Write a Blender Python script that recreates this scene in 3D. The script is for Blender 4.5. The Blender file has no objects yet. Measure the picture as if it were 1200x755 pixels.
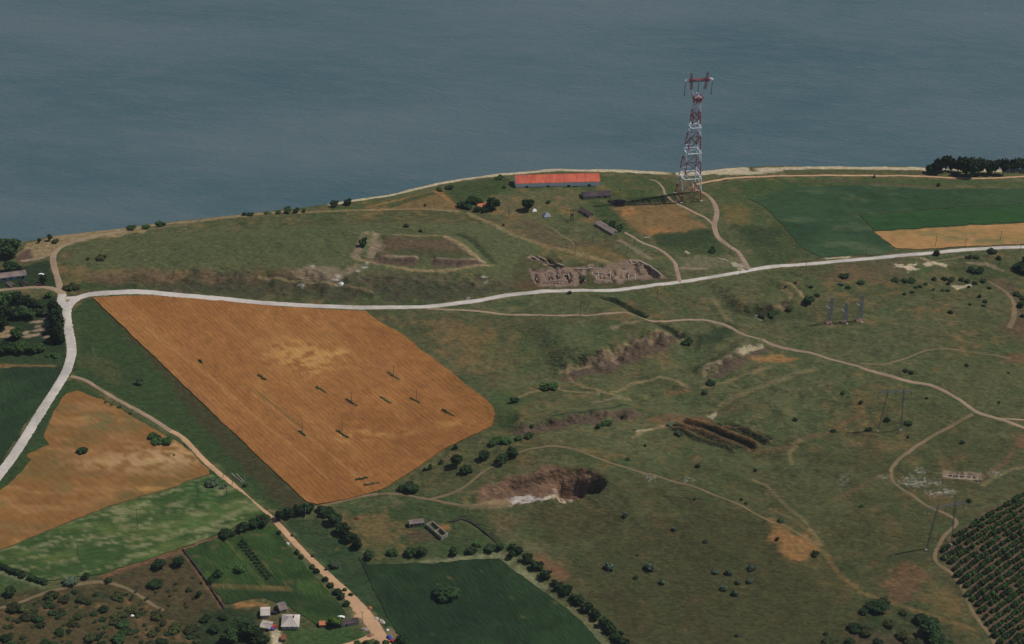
import bpy, math, random
import numpy as np
from mathutils import Vector, Matrix
from mathutils.geometry import delaunay_2d_cdt
R = math.radians
scene = bpy.context.scene
COL = scene.collection
rnd = random.Random(7)

# ------------------------------------------------------------------ camera
F, CX, CY = 2200.0, 600.0, 377.5
CAMZ, PITCH, ROLL = 768.0, R(31.0), 0.042
fwd = Vector((0, math.cos(PITCH), -math.sin(PITCH)))
r0 = Vector((1, 0, 0)); u0 = r0.cross(fwd)
right = r0 * math.cos(ROLL) + u0 * math.sin(ROLL)
up = u0 * math.cos(ROLL) - r0 * math.sin(ROLL)
cam_d = bpy.data.cameras.new('camera'); cam = bpy.data.objects.new('camera', cam_d); COL.objects.link(cam)
cam.matrix_world = Matrix(((right.x, up.x, -fwd.x, 0), (right.y, up.y, -fwd.y, 0), (right.z, up.z, -fwd.z, CAMZ), (0, 0, 0, 1)))
cam_d.sensor_fit = 'HORIZONTAL'; cam_d.sensor_width = 36; cam_d.lens = 36 * F / 1200
cam_d.clip_start = 5; cam_d.clip_end = 30000
scene.camera = cam

# ------------------------------------------------------------------ light
SUN_EL = R(56); SAZ = (0.955, 0.30)
world = bpy.data.worlds.new('World'); scene.world = world; world.use_nodes = True
wn = world.node_tree.nodes; wl = world.node_tree.links
sky = wn.new('ShaderNodeTexSky'); sky.sky_type = 'NISHITA'; sky.sun_disc = False
sky.sun_elevation = SUN_EL; sky.sun_rotation = math.atan2(SAZ[0], SAZ[1])
sky.air_density = 1.0; sky.dust_density = 0.6; sky.ozone_density = 1.0
wl.new(sky.outputs[0], wn['Background'].inputs[0]); wn['Background'].inputs[1].default_value = 0.058
sd = bpy.data.lights.new('sun', 'SUN'); sd.energy = 3.75; sd.angle = R(0.5); sd.color = (1.0, 0.94, 0.85)
sun = bpy.data.objects.new('sun', sd); COL.objects.link(sun)
sdir = Vector((SAZ[0] * math.cos(SUN_EL), SAZ[1] * math.cos(SUN_EL), math.sin(SUN_EL))).normalized()
sun.rotation_euler = sdir.to_track_quat('Z', 'Y').to_euler(); sun.location = (0, 1200, 900)
scene.view_settings.view_transform = 'Standard'; scene.view_settings.look = 'None'
scene.view_settings.exposure = -0.15; scene.view_settings.gamma = 1
scene.view_settings.use_curve_mapping = False
scene.render.engine = 'CYCLES'

# ------------------------------------------------------------------ noise
_rs = np.random.RandomState(3)
_T = _rs.rand(256, 256)
def vnoise(x, y):
    xi = np.floor(x).astype(np.int64); yi = np.floor(y).astype(np.int64)
    fx = x - xi; fy = y - yi
    fx = fx * fx * (3 - 2 * fx); fy = fy * fy * (3 - 2 * fy)
    a = _T[xi & 255, yi & 255]; b = _T[(xi + 1) & 255, yi & 255]
    c = _T[xi & 255, (yi + 1) & 255]; d = _T[(xi + 1) & 255, (yi + 1) & 255]
    return (a * (1 - fx) + b * fx) * (1 - fy) + (c * (1 - fx) + d * fx) * fy
def fbm(x, y, s, octv=4, seed=0.0):
    v = 0; a = 0.5; t = 0
    for k in range(octv):
        v = v + a * vnoise(x / s + 17.3 * k + seed, y / s + 9.1 * k - seed * 1.7); t += a
        a *= 0.55; s *= 0.5
    return v / t            # 0..1, mean .5
def sstep(a, b, x):
    t = np.clip((x - a) / (b - a), 0, 1); return t * t * (3 - 2 * t)

# ------------------------------------------------------------------ pixel <-> ground (only used to read positions off the photo once)
def rays(u, v):
    u = np.asarray(u, float); v = np.asarray(v, float)
    d = [F * fwd[i] + (u - CX) * right[i] + (CY - v) * up[i] for i in range(3)]
    return d
def hitz(u, v, z):
    d = rays(u, v); t = (z - CAMZ) / d[2]
    return d[0] * t, d[1] * t
def scale_at(x, y, z=8):
    return F / ((y * fwd.y + (z - CAMZ) * fwd.z))     # pixels per metre

def seg_dist(px, py, P, closed=False):
    """unsigned distance to polyline, side sign, and parameter 0..1 along it"""
    n = len(P); best = np.full(px.shape, 1e9); side = np.zeros(px.shape); par = np.zeros(px.shape)
    L = [0.0]
    m = n if closed else n - 1
    for i in range(m):
        L.append(L[-1] + math.hypot(P[(i + 1) % n][0] - P[i][0], P[(i + 1) % n][1] - P[i][1]))
    for i in range(m):
        ax, ay = P[i]; bx, by = P[(i + 1) % n]
        dx, dy = bx - ax, by - ay; l2 = dx * dx + dy * dy + 1e-9
        t = np.clip(((px - ax) * dx + (py - ay) * dy) / l2, 0, 1)
        d = np.hypot(px - ax - t * dx, py - ay - t * dy)
        k = d < best
        best = np.where(k, d, best)
        side = np.where(k, np.sign(dx * (py - ay) - dy * (px - ax)), side)
        par = np.where(k, (L[i] + t * (L[i + 1] - L[i])) / L[-1], par)
    return best, side, par
def inside(px, py, P):
    r = np.zeros(px.shape, bool); n = len(P)
    for i in range(n):
        x1, y1 = P[i]; x2, y2 = P[(i + 1) % n]
        if y1 == y2: continue
        c = ((y1 > py) != (y2 > py)) & (px < (x2 - x1) * (py - y1) / (y2 - y1) + x1)
        r ^= c
    return r
def sdist(px, py, P):
    d, _, _ = seg_dist(px, py, P, True)
    return np.where(inside(px, py, P), d, -d)        # positive inside

# ------------------------------------------------------------------ relief, stage 0: shore, plateau, swells
SHORE_PX = [(-900, 330), (-60, 292), (0, 287), (60, 277), (120, 270), (200, 261), (300, 250), (380, 240), (450, 229), (500, 218), (540, 209), (590, 203), (650, 198),
            (720, 199), (790, 202), (850, 198), (900, 195), (1000, 195), (1080, 196), (1200, 199), (2200, 230)]
SHORE = [tuple(map(float, hitz(a, b, 0.0))) for a, b in SHORE_PX]
SHORE = [(-9000.0, SHORE[0][1] - 60)] + SHORE + [(9000.0, SHORE[-1][1])]
_sx = [p[0] for p in SHORE]; _sy = [p[1] for p in SHORE]
def bump(x, y, u, v, rx, ry, h, z=8):
    cx, cy = hitz(u, v, z)
    return h * np.exp(-((x - cx) / rx) ** 2 - ((y - cy) / ry) ** 2)
def shore_d(x, y):
    """distance inland from the waterline"""
    sl = np.interp(x, _sx, _sy)
    return (sl - y) * 0.97
def H0(x, y):
    d = shore_d(x, y)
    d = d + (fbm(x, y, 40, 3, 5) - 0.5) * 7
    w = sstep(60, -120, x)                         # 1 on the left: eroded bank, 0 on the right: beach
    left = 0.5 * np.clip(d / 6, 0, 1) + 6.5 * sstep(5, 20, d)
    rightb = 1.6 * sstep(0, 20, d) + 4.0 * sstep(18, 60, d) + 1.4 * sstep(60, 200, d)
    h = w * left + (1 - w) * rightb
    h = np.where(d < 0, np.maximum(d * 0.12, -6), h)
    land = sstep(20, 90, d)
    h = h + land * (bump(x, y, 300, 283, 150, 55, 6) + bump(x, y, 480, 290, 120, 55, 4) + bump(x, y, 1000, 640, 130, 90, 6) + bump(x, y, 1090, 440, 120, 80, 4)
                    + bump(x, y, 800, 470, 70, 40, -4) + bump(x, y, 880, 345, 45, 25, 4) + bump(x, y, 640, 530, 60, 30, 3) + bump(x, y, 660, 565, 90, 60, 14))
    h = h + land * ((fbm(x, y, 160, 2, 1) - 0.5) * 5 + (fbm(x, y, 45, 2, 9) - 0.5) * 1.2)
    hill = bump(x, y, 820, 470, 190, 150, 1) + bump(x, y, 1000, 600, 130, 90, .6)
    h = h + land * hill * ((1 - np.abs(fbm(x, y * 1.5, 75, 3, 41) * 2 - 1) * 2.2) * 4.5 + (fbm(x, y, 22, 3, 19) - .5) * 2.4)
    return h
def march(u, v, Hf, n=14):
    z = np.full(np.shape(u), 8.0)
    for _ in range(n):
        x, y = hitz(u, v, z); z = 0.5 * z + 0.5 * Hf(x, y)
    x, y = hitz(u, v, z)
    return x, y, z
def P0(pts):
    a = np.array(pts, float); x, y, z = march(a[:, 0], a[:, 1], H0)
    return list(zip(x.tolist(), y.tolist()))

# ------------------------------------------------------------------ relief, stage 1: scarps, ditches, pits
FEAT = []
def scarp(pts, h, w, L):
    """ground rises by h within w metres behind (beyond) the foot line and sinks back over L metres"""
    FEAT.append(('scarp', P0(pts), h, w, L))
def ridge(pts, h, w): FEAT.append(('ridge', P0(pts), h, w, 0))
def pit(pts, h, w): FEAT.append(('pit', P0(pts), h, w, 0))
scarp([(650, 446), (690, 437), (730, 426), (765, 413), (803, 396)], 10, 12, 60)
scarp([(866, 377), (888, 373), (912, 369), (932, 364), (946, 354)], 7, 9, 34)
scarp([(808, 405), (830, 396), (852, 386)], 3, 8, 12)
scarp([(812, 444), (840, 440), (862, 428), (885, 413), (905, 405)], 6, 8, 10)
scarp([(600, 514), (640, 503), (690, 497), (735, 496), (770, 490)], 7, 10, 45)
scarp([(690, 476), (740, 472), (790, 462), (815, 455)], 2.5, 8, 40)
scarp([(120, 338), (180, 336), (260, 341), (360, 347), (450, 350), (560, 340), (620, 332)], 3.5, 28, 60)
scarp([(290, 326), (350, 330), (400, 334)], 1.5, 6, 30)
scarp([(930, 352), (950, 345), (955, 335), (945, 325)], 3, 8, 20)
for k in range(3):
    ridge([(905 + 8 * k, 366 - 9 * k), (925 + 9 * k, 355 - 9 * k), (925 + 9 * k, 343 - 8 * k), (905 + 9 * k, 335 - 8 * k)], -1.2, 3)
# fort ramparts and ditch
ridge([(430, 273), (428, 285), (421, 300), (436, 310), (470, 316), (520, 318), (560, 313), (578, 309)], 0.8, 6)
ridge([(441, 275), (438, 290), (431, 298)], -2.2, 6)
ridge([(434, 272), (470, 272), (500, 273), (540, 276), (560, 290), (572, 305)], -2.2, 6)
ridge([(445, 277), (490, 280), (526, 281), (545, 292), (562, 306)], 1.6, 5)
ridge([(440, 303), (462, 305), (490, 307)], 2.2, 5)
ridge([(508, 309), (535, 309), (562, 308)], 2.2, 5)
ridge([(437, 309), (480, 313), (500, 315), (540, 314)], -1.8, 5)
# long earth banks
for a, b, h in [((783, 502), (862, 532), 2.6), ((790, 498), (880, 530), 1.8), ((800, 493), (890, 526), 3.0), ((812, 490), (850, 500), 1.5), ((848, 500), (903, 521), 2.4), ((858, 497), (880, 503), 1.5)]:
    ridge([a, b], h * 1.35, 1.9)
for a, b in [((786, 500), (870, 531)), ((796, 495), (884, 527)), ((830, 495), (897, 523)), ((845, 494), (905, 516))]: ridge([a, b], -2.2, 1.6)
# gully towards the road
ridge([(690, 345), (720, 352), (745, 366), (760, 372)], -4, 3)
ridge([(770, 378), (785, 387), (800, 397)], -3, 4)
ridge([(525, 612), (540, 605), (560, 618), (588, 640)], -1.2, 2)
# quarry
pit([(548, 588), (570, 572), (600, 560), (640, 551), (665, 548), (690, 552), (712, 564), (706, 576), (680, 584), (662, 590), (640, 587), (600, 592)], -3.5, 9)
pit([(596, 562), (620, 556), (640, 552), (658, 549), (676, 547), (694, 551), (712, 563), (704, 576), (684, 582), (660, 586), (630, 580), (606, 574)], -5, 3)
pit([(652, 568), (656, 556), (676, 552), (694, 556), (706, 566), (702, 574), (686, 579), (662, 583)], -11, 2.6)
ridge([(687, 552), (690, 562), (694, 570)], 4, 2.5)
# excavation trenches
TR = [[(u, v), (u + w, v + .4), (u + w + s, v + h), (u + s, v + h - .4)] for u, v, w, h, s in [(656, 316, 3, 8, 3), (662, 322, 4, 8, 4), (676, 317, 2.4, 6, 2), (688, 316, 5, 2, 0), (695, 319, 9, 2, 1), (716, 316, 3, 7, 4), (724, 321, 2.4, 6, 3), (742, 312, 3, 8, 5), (745, 320, 7, 2, 1),
   (760, 314, 3, 8, 7), (698, 329, 9, 1.6, 1), (627, 317, 6, 2, 1), (641, 321, 3, 5, 2), (684, 324, 2.4, 6, 3), (630, 307, 14, 1.6, 9), (650, 305, 6, 2, 3)]]
for pg in TR + [[(619, 301), (623, 301), (655, 314), (651, 316)], [(626, 301), (630, 301), (660, 313), (656, 315)], [(637, 302), (642, 302), (652, 309), (648, 311)],
           [(624, 321), (629, 320), (633, 333), (629, 334)], [(636, 321), (646, 319), (648, 321), (638, 323)], [(648, 317), (653, 317), (657, 325), (653, 327)],
           [(658, 320), (668, 319), (671, 325), (665, 327)], [(674, 322), (680, 321), (685, 332), (680, 333)], [(639, 325), (647, 325), (648, 328), (640, 329)],
           [(622, 316), (640, 315), (640, 317), (623, 318)], [(671, 316), (682, 316), (682, 318), (672, 319)], [(633, 330), (670, 329), (670, 332), (634, 333)],
           [(711, 320), (714, 320), (722, 331), (719, 332)], [(693, 311), (706, 311), (706, 314), (694, 313)], [(701, 324), (709, 324), (708, 327), (702, 327)], [(730, 319), (735, 319), (739, 326), (735, 326)],
           [(736, 307), (742, 306), (752, 310), (748, 313)], [(752, 311), (757, 311), (774, 324), (770, 327)], [(757, 316), (760, 315), (768, 325), (764, 327)], [(726, 314), (732, 314), (732, 316), (727, 316)],
           [(1112, 553), (1116, 553), (1117, 558), (1112, 558)], [(1118, 554), (1122, 554), (1123, 559), (1118, 558)], [(1124, 554), (1128, 554), (1129, 559), (1124, 559)], [(1132, 555), (1142, 557), (1143, 560), (1133, 559)],
           [(1140, 561), (1150, 564), (1149, 566), (1140, 563)]]:
    pit(pg, -3.6, 0.8)
pit([(860, 306), (868, 308), (880, 316), (876, 318), (864, 312)], -1, 1.5)
def Hrel(x, y):
    x = np.asarray(x, float); y = np.asarray(y, float)
    h = np.zeros(x.shape)
    for kind, P, hh, w, L in FEAT:
        xs = [p[0] for p in P]; ys = [p[1] for p in P]
        m = {'scarp': 2.2 * L + w, 'ridge': 3 * w, 'pit': 2 * w}[kind]
        k = (x > min(xs) - m) & (x < max(xs) + m) & (y > min(ys) - m) & (y < max(ys) + m)
        if not k.any(): continue
        a, b = x[k], y[k]
        if kind == 'pit':
            d = sdist(a, b, P)
            if w > 2: d = d + (fbm(a, b, 8, 4, 2) - 0.5) * (w + 3)
            h[k] += hh * sstep(-w * 0.4, w, d)
        else:
            d, s, t = seg_dist(a, b, P)
            if kind == 'ridge':
                e = sstep(0, 0.06, t) * sstep(1, 0.94, t)
                h[k] += hh * np.exp(-(d / w) ** 2) * e
            else:
                s = d * s                       # lines run left to right, so left side = beyond
                s = s + (fbm(a, b, 10, 4, 4) - 0.5) * w * 1.7
                e = sstep(0, 0.18, t) * sstep(1, 0.82, t)
                h[k] += hh * sstep(0, w, s) * np.exp(-(np.clip(s - w, 0, None) / L) ** 2) * e
    return h
def H(x, y): return H0(x, y) + Hrel(x, y)
def at(u, v):
    x, y, z = march(np.array([u], float), np.array([v], float), H)
    return float(x[0]), float(y[0]), float(H(x, y)[0])
def PW(pts):
    a = np.array(pts, float); x, y, z = march(a[:, 0], a[:, 1], H)
    return list(zip(x.tolist(), y.tolist()))
# ------------------------------------------------------------------ materials
def lin(c):
    c = c / 255.0
    return c / 12.92 if c <= 0.04045 else ((c + 0.055) / 1.055) ** 2.4
KEXP = 1.0
def C(r, g, b, k=1.0):
    """reflectance of a surface from its look in full sun"""
    return tuple(max(0.004, lin(v) * KEXP * k) for v in (r, g, b))
def mat(name, col, rough=0.9, nscale=1.0, namt=0.3, bump=0.0, stretch=None, rot=0.0, col2=None, metal=0.0, spec=0.25, objrand=0.0, bscale=None, attr=None):
    m = bpy.data.materials.new(name); m.use_nodes = True
    nt = m.node_tree; N = nt.nodes; Lk = nt.links
    b = N['Principled BSDF']; b.inputs['Roughness'].default_value = rough; b.inputs['Metallic'].default_value = metal
    b.inputs['Specular IOR Level'].default_value = spec
    geo = N.new('ShaderNodeNewGeometry'); mp = N.new('ShaderNodeMapping'); mp.vector_type = 'POINT'
    mp.inputs['Rotation'].default_value = (0, 0, rot)
    Lk.new(geo.outputs['Position'], mp.inputs['Vector'])
    sc = N.new('ShaderNodeVectorMath'); sc.operation = 'MULTIPLY'; sc.inputs[1].default_value = stretch or (1, 1, 1)
    Lk.new(mp.outputs[0], sc.inputs[0])
    no = N.new('ShaderNodeTexNoise'); no.inputs['Scale'].default_value = nscale; no.inputs['Detail'].default_value = 5; no.inputs['Roughness'].default_value = 0.75
    Lk.new(sc.outputs[0], no.inputs['Vector'])
    if attr:
        base = N.new('ShaderNodeAttribute'); base.attribute_name = attr; bout = base.outputs['Color']
    else:
        base = N.new('ShaderNodeMix'); base.data_type = 'RGBA'
        base.inputs[6].default_value = (*col, 1); base.inputs[7].default_value = (*(col2 or col), 1)
        n2 = N.new('ShaderNodeTexNoise'); n2.inputs['Scale'].default_value = nscale * 0.18; n2.inputs['Detail'].default_value = 4
        Lk.new(sc.outputs[0], n2.inputs['Vector'])
        rp = N.new('ShaderNodeMapRange'); rp.inputs[1].default_value = 0.38; rp.inputs[2].default_value = 0.62
        Lk.new(n2.outputs[0], rp.inputs[0]); Lk.new(rp.outputs[0], base.inputs[0]); bout = base.outputs[2]
    mr = N.new('ShaderNodeMapRange'); mr.inputs[1].default_value = 0.25; mr.inputs[2].default_value = 0.75
    mr.inputs[3].default_value = 1 - namt; mr.inputs[4].default_value = 1 + namt
    Lk.new(no.outputs[0], mr.inputs[0])
    val = mr.outputs[0]
    if objrand:
        oi = N.new('ShaderNodeObjectInfo'); m2 = N.new('ShaderNodeMapRange'); m2.inputs[3].default_value = 1 - objrand; m2.inputs[4].default_value = 1 + objrand
        Lk.new(oi.outputs['Random'], m2.inputs[0]); mm = N.new('ShaderNodeMath'); mm.operation = 'MULTIPLY'
        Lk.new(val, mm.inputs[0]); Lk.new(m2.outputs[0], mm.inputs[1]); val = mm.outputs[0]
    vm = N.new('ShaderNodeVectorMath'); vm.operation = 'SCALE'; Lk.new(bout, vm.inputs[0]); Lk.new(val, vm.inputs['Scale'])
    Lk.new(vm.outputs[0], b.inputs['Base Color'])
    if bump:
        nb = N.new('ShaderNodeTexNoise'); nb.inputs['Scale'].default_value = bscale or nscale; nb.inputs['Detail'].default_value = 3
        Lk.new(sc.outputs[0], nb.inputs['Vector'])
        bp = N.new('ShaderNodeBump'); bp.inputs['Strength'].default_value = 1; bp.inputs['Distance'].default_value = bump
        Lk.new(nb.outputs[0], bp.inputs['Height']); Lk.new(bp.outputs[0], b.inputs['Normal'])
    return m
def plain(name, col, rough=0.7, metal=0.0, namt=0.15, nscale=0.6): return mat(name, col, rough, nscale, namt, metal=metal)

M = {}
M['ground'] = mat('ground_cover', (0, 0, 0), 1.0, 0.34, 0.5, bump=1.5, attr='tint', spec=0.1, bscale=0.42, stretch=(.7, 1.25, 1))
M['sheet'] = mat('crop_cover', (0, 0, 0), 1.0, 0.5, 0.22, bump=0.4, attr='tint', spec=0.1, bscale=0.6)
M['asphalt'] = mat('worn_asphalt', C(192, 184, 176), 0.95, 0.3, 0.16, col2=C(170, 163, 156))
M['dirt'] = mat('pale_dirt', C(190, 152, 118), 1.0, 0.35, 0.14, col2=C(172, 138, 106), bump=0.1)
M['dirt2'] = mat('grey_brown_dirt', C(152, 130, 108), 1.0, 0.35, 0.16, col2=C(136, 116, 95), bump=0.1)
M['dirt3'] = mat('worn_dirt_in_grass', C(122, 103, 78), 1.0, 0.35, 0.2, col2=C(104, 92, 64), bump=0.1)

# ------------------------------------------------------------------ tags and mesh helpers
def tag(o, label=None, cat=None, group=None, kind=None):
    if label: o['label'] = label
    if cat: o['category'] = cat
    if group: o['group'] = group
    if kind: o['kind'] = kind
    return o
class MB:
    def __init__(s): s.v = []; s.f = []; s.m = []
    def add(s, vs, fs, mi=0):
        n = len(s.v); s.v += [tuple(p) for p in vs]; s.f += [tuple(i + n for i in f) for f in fs]; s.m += [mi] * len(fs); return s
    def box(s, x0, y0, z0, x1, y1, z1, mi=0):
        return s.add([(x0, y0, z0), (x1, y0, z0), (x1, y1, z0), (x0, y1, z0), (x0, y0, z1), (x1, y0, z1), (x1, y1, z1), (x0, y1, z1)],
                     [(0, 3, 2, 1), (4, 5, 6, 7), (0, 1, 5, 4), (1, 2, 6, 5), (2, 3, 7, 6), (3, 0, 4, 7)], mi)
    def bar(s, a, b, r, r2=None, n=4, mi=0):
        a = Vector(a); b = Vector(b); r2 = r if r2 is None else r2
        d = (b - a).normalized(); q = d.orthogonal().normalized(); w = d.cross(q)
        vs = []
        for c, rr in ((a, r), (b, r2)):
            for k in range(n):
                t = 2 * math.pi * (k + 0.5) / n; vs.append(c + (q * math.cos(t) + w * math.sin(t)) * rr)
        fs = [(k, (k + 1) % n, n + (k + 1) % n, n + k) for k in range(n)] + [tuple(range(n - 1, -1, -1)), tuple(range(n, 2 * n))]
        return s.add(vs, fs, mi)
    def build(s, name, m, parent=None, smooth=False):
        me = bpy.data.meshes.new(name); me.from_pydata(s.v, [], s.f)
        for k in (m if isinstance(m, (list, tuple)) else [m]): me.materials.append(k)
        if any(s.m): me.polygons.foreach_set('material_index', s.m)
        if smooth: me.polygons.foreach_set('use_smooth', [True] * len(s.f))
        me.update()
        o = bpy.data.objects.new(name, me); COL.objects.link(o)
        if parent: o.parent = parent
        return o
def empty(name, loc, rz=0.0):
    o = bpy.data.objects.new(name, None); o.empty_display_size = 1; o.location = loc; o.rotation_euler = (0, 0, rz); COL.objects.link(o); return o
def copy_tree(o, parent=None):
    c = o.copy(); COL.objects.link(c); c.parent = parent
    for ch in [q for q in KIDS.get(o.name, [])]: copy_tree(ch, c)
    return c
KIDS = {}
def register(root):
    for q in list(COL.objects):
        if q.parent is root: KIDS.setdefault(root.name, []).append(q)
def mesh_np(name, co, faces, m, tint=None):
    me = bpy.data.meshes.new(name); n = len(co); k = len(faces)
    me.vertices.add(n); me.vertices.foreach_set('co', co.astype(np.float32).ravel())
    w = faces.shape[1]
    me.loops.add(k * w); me.loops.foreach_set('vertex_index', faces.astype(np.int32).ravel())
    me.polygons.add(k); me.polygons.foreach_set('loop_start', np.arange(0, k * w, w, dtype=np.int32))
    me.polygons.foreach_set('use_smooth', np.ones(k, bool))
    me.update(calc_edges=True); me.materials.append(m)
    if tint is not None:
        a = me.color_attributes.new('tint', 'FLOAT_COLOR', 'POINT')
        c4 = np.ones((n, 4), np.float32); c4[:, :3] = tint; a.data.foreach_set('color', c4.ravel())
    o = bpy.data.objects.new(name, me); COL.objects.link(o); return o

# ------------------------------------------------------------------ ground cover colours (what grows or lies where, plus some painted light and shade)
G = {k: np.array(C(*v)) for k, v in dict(
    grass=(82, 86, 55), grass_g=(66, 82, 48), grass_d=(98, 92, 62), olive=(76, 78, 48), dry=(122, 96, 62), brown=(90, 72, 56), dkgreen=(40, 54, 33), green=(52, 76, 38),
    purple=(86, 70, 60), sand=(178, 164, 136), tan=(142, 122, 90), orange=(150, 108, 66), soil=(146, 126, 106), red=(112, 80, 58), chalk=(178, 172, 166), rock=(120, 92, 72),
    weed=(52, 68, 38), pale=(118, 120, 88), brownish=(64, 59, 38), digsoil=(124, 104, 90), vignette_grass=(60, 60, 36), crop=(32, 58, 34), cropl=(48, 78, 44), cropm=(52, 84, 54), bed=(90, 100, 90)).items()}
PAINT = []
def area(pts, col, soft=3, amt=8, k=1.0, ns=12): PAINT.append(('a', pts, col, soft, amt, k, ns))
def line(pts, col, w=2, soft=1.2, k=0.8, amt=1.5, ns=8): PAINT.append(('l', pts, col, w, soft, k, amt, ns))
# top strip along the river
area([(-80, 292), (30, 287), (60, 296), (75, 320), (-80, 345)], 'olive', 4, 8)
area([(28, 288), (60, 278), (130, 269), (170, 266), (170, 271), (100, 282), (68, 290), (60, 300), (30, 308), (20, 300)], 'tan', 2, 8, 0.8)
area([(20, 300), (34, 292), (40, 302), (20, 312)], 'purple', 2, 5)
area([(30, 312), (58, 306), (66, 325), (68, 336), (0, 340), (-40, 340), (-40, 325)], 'dkgreen', 2, 5)
line([(24, 306), (45, 304), (60, 298)], 'soil', 3, 1, 0.8)
line([(60, 279), (120, 270), (200, 262), (300, 251), (380, 242)], 'tan', 3.5, 2, 0.8, 3)
line([(380, 241), (450, 230), (500, 219), (540, 210), (590, 204), (650, 199), (720, 200), (790, 204)], 'sand', 5, 2, 1, 2)
line([(790, 203), (850, 200), (880, 200)], 'sand', 13, 3, 1, 4)
line([(880, 199), (950, 197), (1000, 197), (1080, 198), (1300, 203)], 'sand', 6, 2, 1, 3)
line([(840, 203), (880, 203), (920, 201)], 'sand', 6, 3, 0.8, 5)
# plateau
area([(90, 290), (200, 275), (430, 262), (600, 262), (640, 290), (600, 325), (420, 318), (140, 322), (80, 305)], 'grass', 6, 10)
area([(200, 280), (410, 262), (415, 300), (200, 306)], 'grass_g', 14, 20, 0.35)
area([(60, 310), (140, 318), (300, 322), (300, 332), (85, 336)], 'dry', 6, 14, 0.55)
area([(100, 322), (300, 318), (430, 322), (560, 328), (640, 330), (640, 338), (520, 352), (300, 346), (110, 338)], 'purple', 5, 18, 0.5)
area([(100, 326), (300, 326), (430, 330), (560, 332), (640, 336), (640, 340), (520, 354), (300, 348), (110, 341)], 'dkgreen', 4, 26, 0.45, 8)
area([(80, 330), (160, 334), (160, 341), (80, 341)], 'weed', 3, 8, 0.8)
area([(415, 248), (455, 240), (515, 224), (536, 240), (536, 247), (470, 246)], 'dry', 2, 3, 0.6)
line([(425, 244), (515, 224), (535, 245)], 'orange', 2.5, 1.5, 0.5)
area([(520, 222), (545, 213), (590, 208), (600, 212), (590, 225), (560, 235), (545, 240)], 'weed', 3, 8, 0.8)
line([(455, 243), (480, 234), (510, 226)], 'weed', 5, 2, 0.8)
area([(570, 215), (710, 205), (790, 210), (800, 228), (700, 250), (690, 262), (600, 232)], 'green', 5, 12, 0.42)
area([(600, 222), (700, 222), (700, 235), (620, 262), (596, 262), (575, 240)], 'grass_d', 6, 18, 0.6)
for u, v, r in [(612, 224), (640, 222), (575, 247), (598, 250), (660, 238), (692, 222), (600, 268), (680, 250), (650, 243)] and [(612, 224, 7), (645, 240, 7), (578, 248, 8), (600, 252, 6), (662, 246, 7), (706, 221, 6), (590, 262, 8), (690, 258, 7), (655, 232, 5), (603, 232, 4), (668, 249, 6)]:
    area([(u - r, v), (u, v - r * .5), (u + r, v), (u, v + r * .5)], 'dry', 3, 12, 0.6, 6)
area([(715, 243), (760, 238), (790, 236), (806, 250), (824, 266), (790, 276), (745, 274), (720, 250)], 'dry', 4, 10, 0.8)
area([(725, 245), (740, 243), (745, 253), (728, 252)], 'orange', 3, 6, 0.7)
area([(755, 268), (770, 266), (790, 272), (780, 277), (760, 276)], 'orange', 3, 6, 0.6)
area([(692, 236), (715, 238), (745, 272), (730, 270), (700, 250)], 'weed', 4, 7, 0.8)
area([(735, 232), (785, 230), (785, 237), (740, 238)], 'dkgreen', 2, 4, 0.8)  # strip of the river pylon's shadow, painted into the ground colour
area([(775, 275), (840, 270), (850, 290), (840, 300), (800, 298), (775, 285)], 'weed', 4, 10, 0.75)
area([(845, 240), (880, 245), (880, 262), (850, 262)], 'orange', 5, 10, 0.5)
area([(840, 215), (900, 212), (960, 212), (960, 228), (880, 232), (915, 262), (880, 270), (850, 265), (845, 240)], 'green', 4, 9, 0.45)
area([(870, 270), (915, 262), (960, 300), (900, 308), (880, 300)], 'weed', 4, 9, 0.7)
area([(945, 198), (1080, 200), (1080, 205), (900, 206), (870, 207), (900, 202)], 'olive', 2, 3, 0.8)
area([(870, 213), (1000, 209), (1200, 213), (1300, 214), (1300, 218), (1100, 217), (940, 217), (870, 230)], 'green', 2, 4, 0.5)
line([(920, 213), (1000, 213), (1060, 217), (1110, 219)], 'purple', 3, 2, 0.6)
area([(800, 300), (870, 300), (868, 314), (800, 318)], 'soil', 4, 10, 0.25)
area([(856, 307), (864, 308), (880, 315), (874, 318), (858, 312)], 'sand', 1, 5, 0.7, 4)
line([(795, 314), (830, 315)], 'soil', 2, 1.5, 0.7)
line([(803, 294), (808, 298)], 'sand', 1.6, 0.8, 0.9)
# fort
line([(430, 271), (425, 285), (415, 303)], 'soil', 5, 3, 0.6, 3)
line([(440, 272), (440, 285), (434, 300), (445, 292), (440, 280)], 'soil', 5, 3, 0.6, 5)
area([(450, 278), (525, 279), (556, 300), (450, 300)], 'brown', 4, 10, 0.75)
area([(455, 292), (545, 294), (560, 304), (460, 303)], 'weed', 3, 8, 0.5)
line([(520, 277), (535, 283), (550, 294), (562, 305), (570, 309)], 'tan', 3.5, 1.5, 0.9)
line([(440, 274), (480, 276), (520, 277)], 'tan', 1.8, 1, 0.7)
line([(445, 300), (470, 301), (492, 303)], 'soil', 1.6, 1, 0.8)
line([(505, 304), (540, 305), (566, 306)], 'soil', 1.6, 1, 0.8)
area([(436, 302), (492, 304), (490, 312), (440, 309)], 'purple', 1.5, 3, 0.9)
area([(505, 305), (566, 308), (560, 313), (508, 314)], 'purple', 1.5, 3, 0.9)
line([(412, 302), (440, 309), (480, 316), (520, 318), (570, 311), (582, 310)], 'tan', 2.2, 1.2, 0.7)
line([(536, 273), (556, 283), (574, 303), (580, 311)], 'dkgreen', 4, 1.5, 0.6)
line([(429, 274), (426, 292)], 'green', 4, 2, 0.5)
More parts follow.
